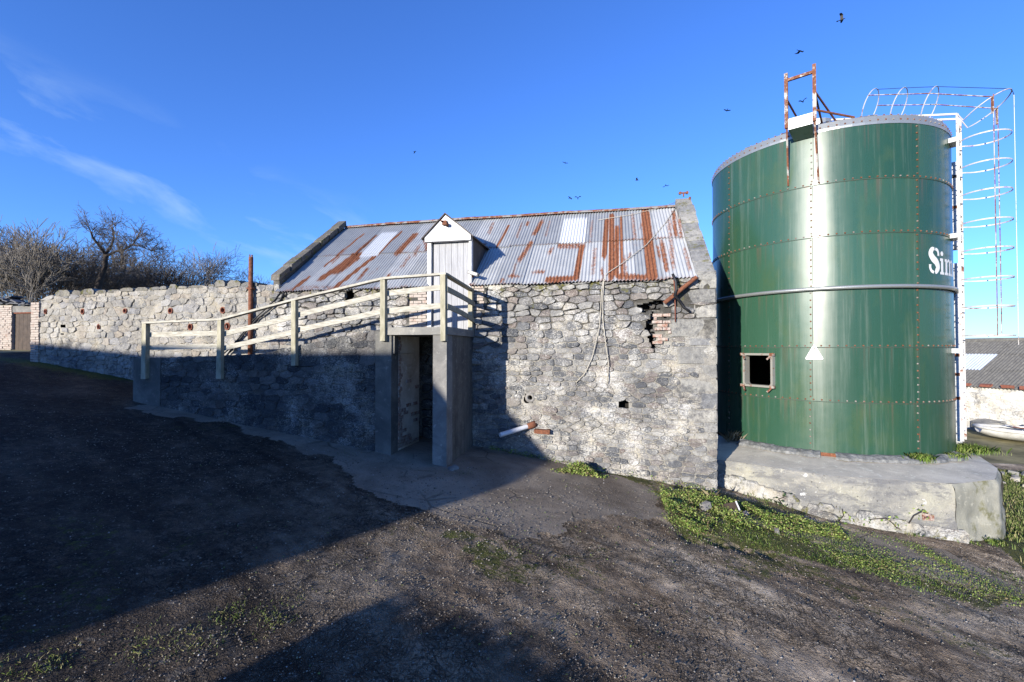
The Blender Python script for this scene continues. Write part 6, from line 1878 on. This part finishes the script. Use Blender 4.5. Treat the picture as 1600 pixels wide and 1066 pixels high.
p = np.c_[rng.uniform(-5, 10, n), rng.uniform(1.4, 9.5, n)]; p = p[rng.random(n) < clump(p[:, 0] * .7 + 3, p[:, 1] * .7) * .8]; p = p[clear(p)]
C = np.c_[p, ground_h(p[:, 0], p[:, 1]) + rng.random(len(p)) * .01]
scatter_quads("moss", C, .010, m_grass, rng, 1.2, .9, label="specks of yellow green moss over the worn yard", cat="moss")
# along wall feet
s = rng.uniform(S_PR, S_R, 1500); dd = -np.abs(rng.normal(0, .06, 1500)) - .03
keep = rng.random(1500) < (fbm(s * 1.3, s * 0, 3, 501) - .38).clip(0, 1) * 4; s, dd = s[keep], dd[keep]
q = np.array([F(a, b, 0)[:2] for a, b in zip(s, dd)])
C = np.c_[q, ground_h(q[:, 0], q[:, 1]) + rng.random(len(q)) ** 1.5 * .11]
scatter_quads("weeds", C, .018, m_weed, rng, .5, .7, label="scattered small weeds along the foot of the barn front", cat="weeds")
bq = np.array(ground_pt(908, 742)); p = bq + rng.normal(0, 1, (1700, 2)) * np.array([.22, .07]); p = p[clear(p)]
C = np.c_[p, ground_h(p[:, 0], p[:, 1]) + rng.random(len(p)) ** .8 * .24 * np.exp(-((p[:, 0] - bq[0]) / .3) ** 2)]
bush = scatter_quads("leafy_weed", C, .022, m_weed, rng, .4, .7, kind=None); tag(bush, "small leafy green weed at the barn foot where the big shadow ends", "weed")
# grass tufts on the plinth
for (x, y, nn, h, lab) in ((1437, 716, 700, .15, "tuft of bright grass at the foot of the silo's right seam"), (1512, 706, 1200, .14, "tuft of grass on the plinth beside the white filling pipe"), (1488, 716, 350, .12, "small grass tuft on the felt at the silo's right edge"), (1148, 700, 60, .25, "sparse dry grass in the dark corner between barn and silo")):
    a, zz = cyl_hit(x, y, SR + .14); c = CY(a, SR + .16, PT)
    if x > 1500:
        q = ray(x, y); tt_ = (PT - EYE) / q[2]; c = CAMP + q * tt_
    b3 = np.c_[c[0] + rng.normal(0, .10 + (x > 1500) * .12, nn), c[1] + rng.normal(0, .06 + (x > 1500) * .1, nn), np.full(nn, PT)]
    o = blades("grass_tuft", b3, h, m_tuft if x != 1148 else m_drygrass, rng, .9, .0025); tag(o, lab, "grass tuft", "grass tufts on the plinth")
# dry stalks
b3 = np.array([[*ground_pt(1122, 788), 0]]) + np.c_[rng.normal(0, .10, 11), rng.normal(0, .04, 11), np.zeros(11)]
b3[:, 2] = ground_h(b3[:, 0], b3[:, 1])
o = blades("dry_stalks", b3, .30, m_drygrass, rng, 1.3, .002); del o['kind']; tag(o, "bunch of bleached dry stalks leaning over the weeds by the barn corner", "dry stalks")
def bramble(pts, d, lab, n_leaf=30):
    m = MB(); m.tube(pts, [.009] * len(pts), 5)
    t = thing("bramble", lab, "bramble", pts[0], 0, "brambles against the plinth"); m.build("stem", m_barkdark, t, smooth=True)
    pts = np.array(pts); C = pts[rng.integers(0, len(pts), n_leaf)] + rng.normal(0, .05, (n_leaf, 3))
    mb = MB()
    for c in C:
        a = rng.normal(0, 1, 3); a /= np.linalg.norm(a); b = np.cross(a, rng.normal(0, 1, 3)); b /= np.linalg.norm(b); s_ = rng.uniform(.018, .036)
        mb.add([c - a * s_, c - b * s_ * .6, c + a * s_, c + b * s_ * .6], [(0, 1, 2, 3)])
    mb.build("leaves", m_evergreen if rng.random() < .5 else m_weed, t, kind='stuff')
def plinth_out(x, y, off):
    """point in front of the plinth's front face"""
    q = ray(x, y)
    best = None
    for k in range(0, 4):
        a, b = np.array(pl[k]), np.array(pl[k + 1]); d = b - a; n_ = np.array([d[1], -d[0]]) / np.linalg.norm(d)
        t = ((a + n_ * off) @ n_) / (q[:2] @ n_); p = CAMP + q * t; u = (p[:2] - a) @ d / (d @ d)
        if -.05 <= u <= 1.05 and t > 0 and (best is None or t < best[0]): best = (t, p)
    return best[1] if best is not None else CAMP + q * 8.5
for pts, lab in ((((1420, 818), (1428, 806), (1440, 800), (1450, 803)), "dark bramble arching over the plinth foot beside the red brick"), (((1352, 812), (1385, 810), (1395, 818), (1402, 826)), "leafy bramble low on the plinth left of the red brick"), (((1310, 815), (1318, 806), (1316, 796)), "small upright bramble sprig at the middle of the plinth foot"), (((1510, 850), (1525, 862), (1540, 858), (1548, 848)), "bramble trailing under the mossy end of the plinth"), (((1225, 800), (1222, 788), (1216, 780), (1228, 776)), "bramble hooked over near the left end of the plinth")):
    bramble([plinth_out(x, y, .08 + .04 * i) for i, (x, y) in enumerate(pts)], 0, lab)
# loose things on the ground
def chunk(name, x, y, sz, mat, lab, cat, rot=0.0, lift=.03, group=None, flat=.6):
    g = ground_pt(x, y); c = np.array([g[0], g[1], float(ground_h(np.array([g[0]]), np.array([g[1]]))[0]) + lift])
    ax = np.array([math.cos(rot), math.sin(rot), .15]); ax /= np.linalg.norm(ax); ay = np.cross(UP, ax); ay /= np.linalg.norm(ay); az = np.cross(ax, ay)
    m = MB(); m.box(c, ax, ay, az, sz, sz * .7, sz * flat, .82, sz * .16); return tag(m.build(name, mat), lab, cat, group)
g = ground_pt(1140, 806); gb_ = np.array([g[0], g[1], float(ground_h(np.array([g[0]]), np.array([g[1]]))[0])])
brd = thing("broken_cabinet_board", "dark brown board with a white edge lying tilted among the weeds", "board", gb_, 0)
ax = np.array([.93, -.25, .27]); ax /= np.linalg.norm(ax); az = np.array([-.15, -.45, .88]); az -= ax * (az @ ax); az /= np.linalg.norm(az); ay = np.cross(az, ax)
m = MB(); m.box(gb_ + UP * .13, ax, ay, az, .13, .10, .012); m.build("panel", m_brown, brd)
m = MB(); m.box(gb_ + UP * .13 + ax * .143 , ax, ay, az, .012, .10, .03); m.build("edge_strip", m_signwhite, brd)
m = MB(); m.box(gb_ + UP * .13 - ay * .112 * np.sign(ay @ CAMP), ax, ay, az, .13, .01, .025); m.build("edge_strip", m_wood, brd)
chunk("rubble_stone", 1102, 800, .09, m_debris, "pinkish rough stone among the weeds left of the brown board", "stone", .4, .08)
chunk("rubble_stone", 1196, 806, .07, m_plinth_stone, "grey stone lying right of the brown board", "stone", .9, .03)
chunk("rubble_stone", 1165, 806, .05, m_brick, "small reddish stone touching the brown board's right side", "stone", .2, .03)
chunk("rubble_stone", 708, 734, .10, m_render, "pale flat fragment at the foot of the platform's pier", "stone", .5, .02, None, .25)
chunk("rubble_stone", 1214, 833, .06, m_debris, "flat pale stone at the lower edge of the weeds", "stone", 1.2, .02)
q = plinth_out(1448, 807, .0); m = MB(); m.box(q, np.array([.96, -.26, 0]), np.array([.26, .96, 0]), UP, .09, .05, .055, 1, .012); tag(m.build("loose_brick", m_brick), "single orange brick set in the foot of the plinth", "brick")
for k in range(9):
    i = k // 3
    x, y = 1562 + i * 24 + RNG.uniform(-5, 5), 752 + RNG.uniform(-12, 14)
    chunk("rubble_stone", x, y, RNG.uniform(.06, .15), (m_conc, m_debris, m_rope)[k % 3], ("grey concrete lump", "dark stone", "cream coloured stone")[k % 3] + (" at the left of", " in the middle of", " at the right of")[i] + " the small rubble heap behind the plinth", "stone", RNG.uniform(0, 3), .06, "rubble heap behind the plinth")
# grit
n = 5000
rr = rng.uniform(1.6, 11, n); aa = rng.uniform(-.85, .85, n); p = np.c_[rr * np.tan(aa), rr]; p = p[clear(p) & (np.abs(p[:, 0]) < 12)]
n = len(p); s = .004 + .011 * rng.random(n) ** 4; C = np.c_[p, ground_h(p[:, 0], p[:, 1]) + s * .3]
oct_ = np.array([[1, 0, 0], [0, 1, 0], [-1, 0, 0], [0, -1, 0], [0, 0, .7], [0, 0, -.7]]); tri_ = np.array([[0, 1, 4], [1, 2, 4], [2, 3, 4], [3, 0, 4], [1, 0, 5], [2, 1, 5], [3, 2, 5], [0, 3, 5]])
V = (C[:, None, :] + oct_[None] * s[:, None, None] * rng.uniform(.6, 1.4, (n, 6, 1))).reshape(-1, 3)
n2 = 52000
rr = 1.5 + 7.5 * rng.random(n2) ** 1.5; aa = rng.uniform(-.85, .85, n2); p2 = np.c_[rr * np.tan(aa), rr]; p2 = p2[clear(p2) & (np.abs(p2[:, 0]) < 10)]
p2 = p2[rng.random(len(p2)) < .25 + 2.2 * (fbm(p2[:, 0] * 1.3, p2[:, 1] * 1.3, 4, 701) - .42).clip(0, 1)]
s2 = (.0025 + .0065 * rng.random(len(p2)) ** 2) * (.6 + .16 * p2[:, 1])
C2 = np.c_[p2, ground_h(p2[:, 0], p2[:, 1]) + s2 * .25]
V2 = (C2[:, None, :] + oct_[None] * s2[:, None, None] * rng.uniform(.6, 1.4, (len(p2), 6, 1))).reshape(-1, 3)
tag(np_mesh("grit", V2, (np.arange(len(p2))[:, None, None] * 6 + tri_[None]).reshape(-1, 3), m_grit, kind='stuff'), "loose dark asphalt grit covering the worn yard", "grit")
np_mesh("gravel", V, (np.arange(n)[:, None, None] * 6 + tri_[None]).reshape(-1, 3), m_pebble, kind='stuff')

# ================================================================== what stands behind the photographer and shades the yard
SH2 = np.array([SUN[0], SUN[1], 0]); SH2 /= np.linalg.norm(SH2); SD = np.array([*SUN]); 
q_dir = WE * math.cos(math.radians(0)) + WN * math.sin(math.radians(0))
A0 = F(*(lambda p: (p[0], 0, p[1]))(wall_pt(890, 750)))
PL = A0 - SD * 21.0; qn = np.array([-q_dir[1], q_dir[0], 0])
def cast(p):
    p = np.asarray(p); t = ((p - PL) @ qn) / (SD @ qn); h = p - SD * t; return float((h - PL) @ q_dir), float(h[2])
def wp(x, y, d): s_, z_ = wall_pt(x, y, d); return F(s_, d, z_)
sil = [cast(wp(890, 750, 0)), cast(wp(793, 640, 0)), cast(wp(640, 551, RD)), cast(wp(460, 551, RD)), cast(wp(230, 554, 0)), cast(wp(66, 537, 0))]
print("caster silhouette", [(round(a, 2), round(b, 2)) for a, b in sil])
k_ = (sil[-1][1] - sil[-2][1]) / (sil[-1][0] - sil[-2][0]); sil.append((sil[-1][0] - 14, sil[-1][1] - 14 * k_ * .5))
def QP(u, z): return np.array([PL[0], PL[1], 0]) + q_dir * u + UP * z
u0, u1 = sil[0][0], sil[-1][0]
gmin = -4.0
cb_ = QP((u0 + u1) / 2, 0); cb_[2] = float(G(cb_[0], cb_[1]))
bb = thing("farm_building", "large farm building out of frame whose shadow falls across the yard", "building", cb_)
poly = [QP(u0, gmin)] + [QP(u, z) for u, z in sil] + [QP(u1, gmin)]
m = MB(); m.prism(poly, -SH2 * .4); m.build("front_wall", m_yard_mortar, bb)
m = MB(); a = poly[1:-1]; b = [p_ - SH2 * 8 - UP * 1.2 for p_ in a]; n = len(a)
m.add([p_ - SH2 * .41 for p_ in a] + b, [(k, k + 1, n + k + 1, n + k) for k in range(n - 1)]); m.build("roof", m_slate, bb)
# added unseen outline, shaped back from the foreground shadow it casts
B1 = np.array([*ground_pt(300, 1018), 0]); B1[2] = float(G(B1[0], B1[1]))
def cast2(x, y, dist=9.5):
    g_ = ground_pt(x, y); p_ = np.array([g_[0], g_[1], float(G(*g_))]); return p_
ref = cast2(640, 930); PL2 = ref - SD * 10.5
def c2(x, y):
    p_ = cast2(x, y); qn2 = SH2; t = ((p_ - PL2) @ qn2) / (SD @ qn2); h = p_ - SD * t; side = np.array([SH2[1], -SH2[0], 0]); return h, float((h - PL2) @ side), float(h[2])
out = [c2(x, y) for x, y in ((612, 929), (640, 926), (665, 936), (655, 958), (690, 972), (720, 964), (775, 966), (815, 985), (858, 1002), (862, 1020), (900, 1046), (930, 1075))]
side = np.array([SH2[1], -SH2[0], 0])
us = [o_[1] for o_ in out]; zs = [o_[2] for o_ in out]
def topz(u): 
    if u < us[0] or u > us[-1]: return None
    best = None
    for k in range(len(us) - 1):
        a, b = sorted((us[k], us[k + 1]))
        if a <= u <= b:
            f = 0 if us[k + 1] == us[k] else (u - us[k]) / (us[k + 1] - us[k]); z = zs[k] + f * (zs[k + 1] - zs[k]); best = z if best is None else max(best, z)
    return best
print("caster_outline", [(round(a, 2), round(b, 2)) for a, b in zip(us, zs)], "at", PL2)
gz2 = float(G(PL2[0], PL2[1])) - .5
low_caster = thing("shadow_caster", "unseen outline added behind the photographer to cast the foreground shadow", "wall", (PL2[0], PL2[1], gz2 + .5))
top_ = [(u, topz(u)) for u in np.linspace(us[0] + .001, max(us) - .001, 70)]; top_ = [(u, z) for u, z in top_ if z is not None]
B2 = PL2 * np.array([1, 1, 0])
pol2 = [B2 + side * top_[0][0] + UP * gz2] + [B2 + side * u + UP * (z + .02 * RNG.normal()) for u, z in top_] + [B2 + side * top_[-1][0] + UP * gz2]
m = MB(); m.prism(pol2, -SH2 * .45); m.build("caster_slab", m_yard, low_caster)
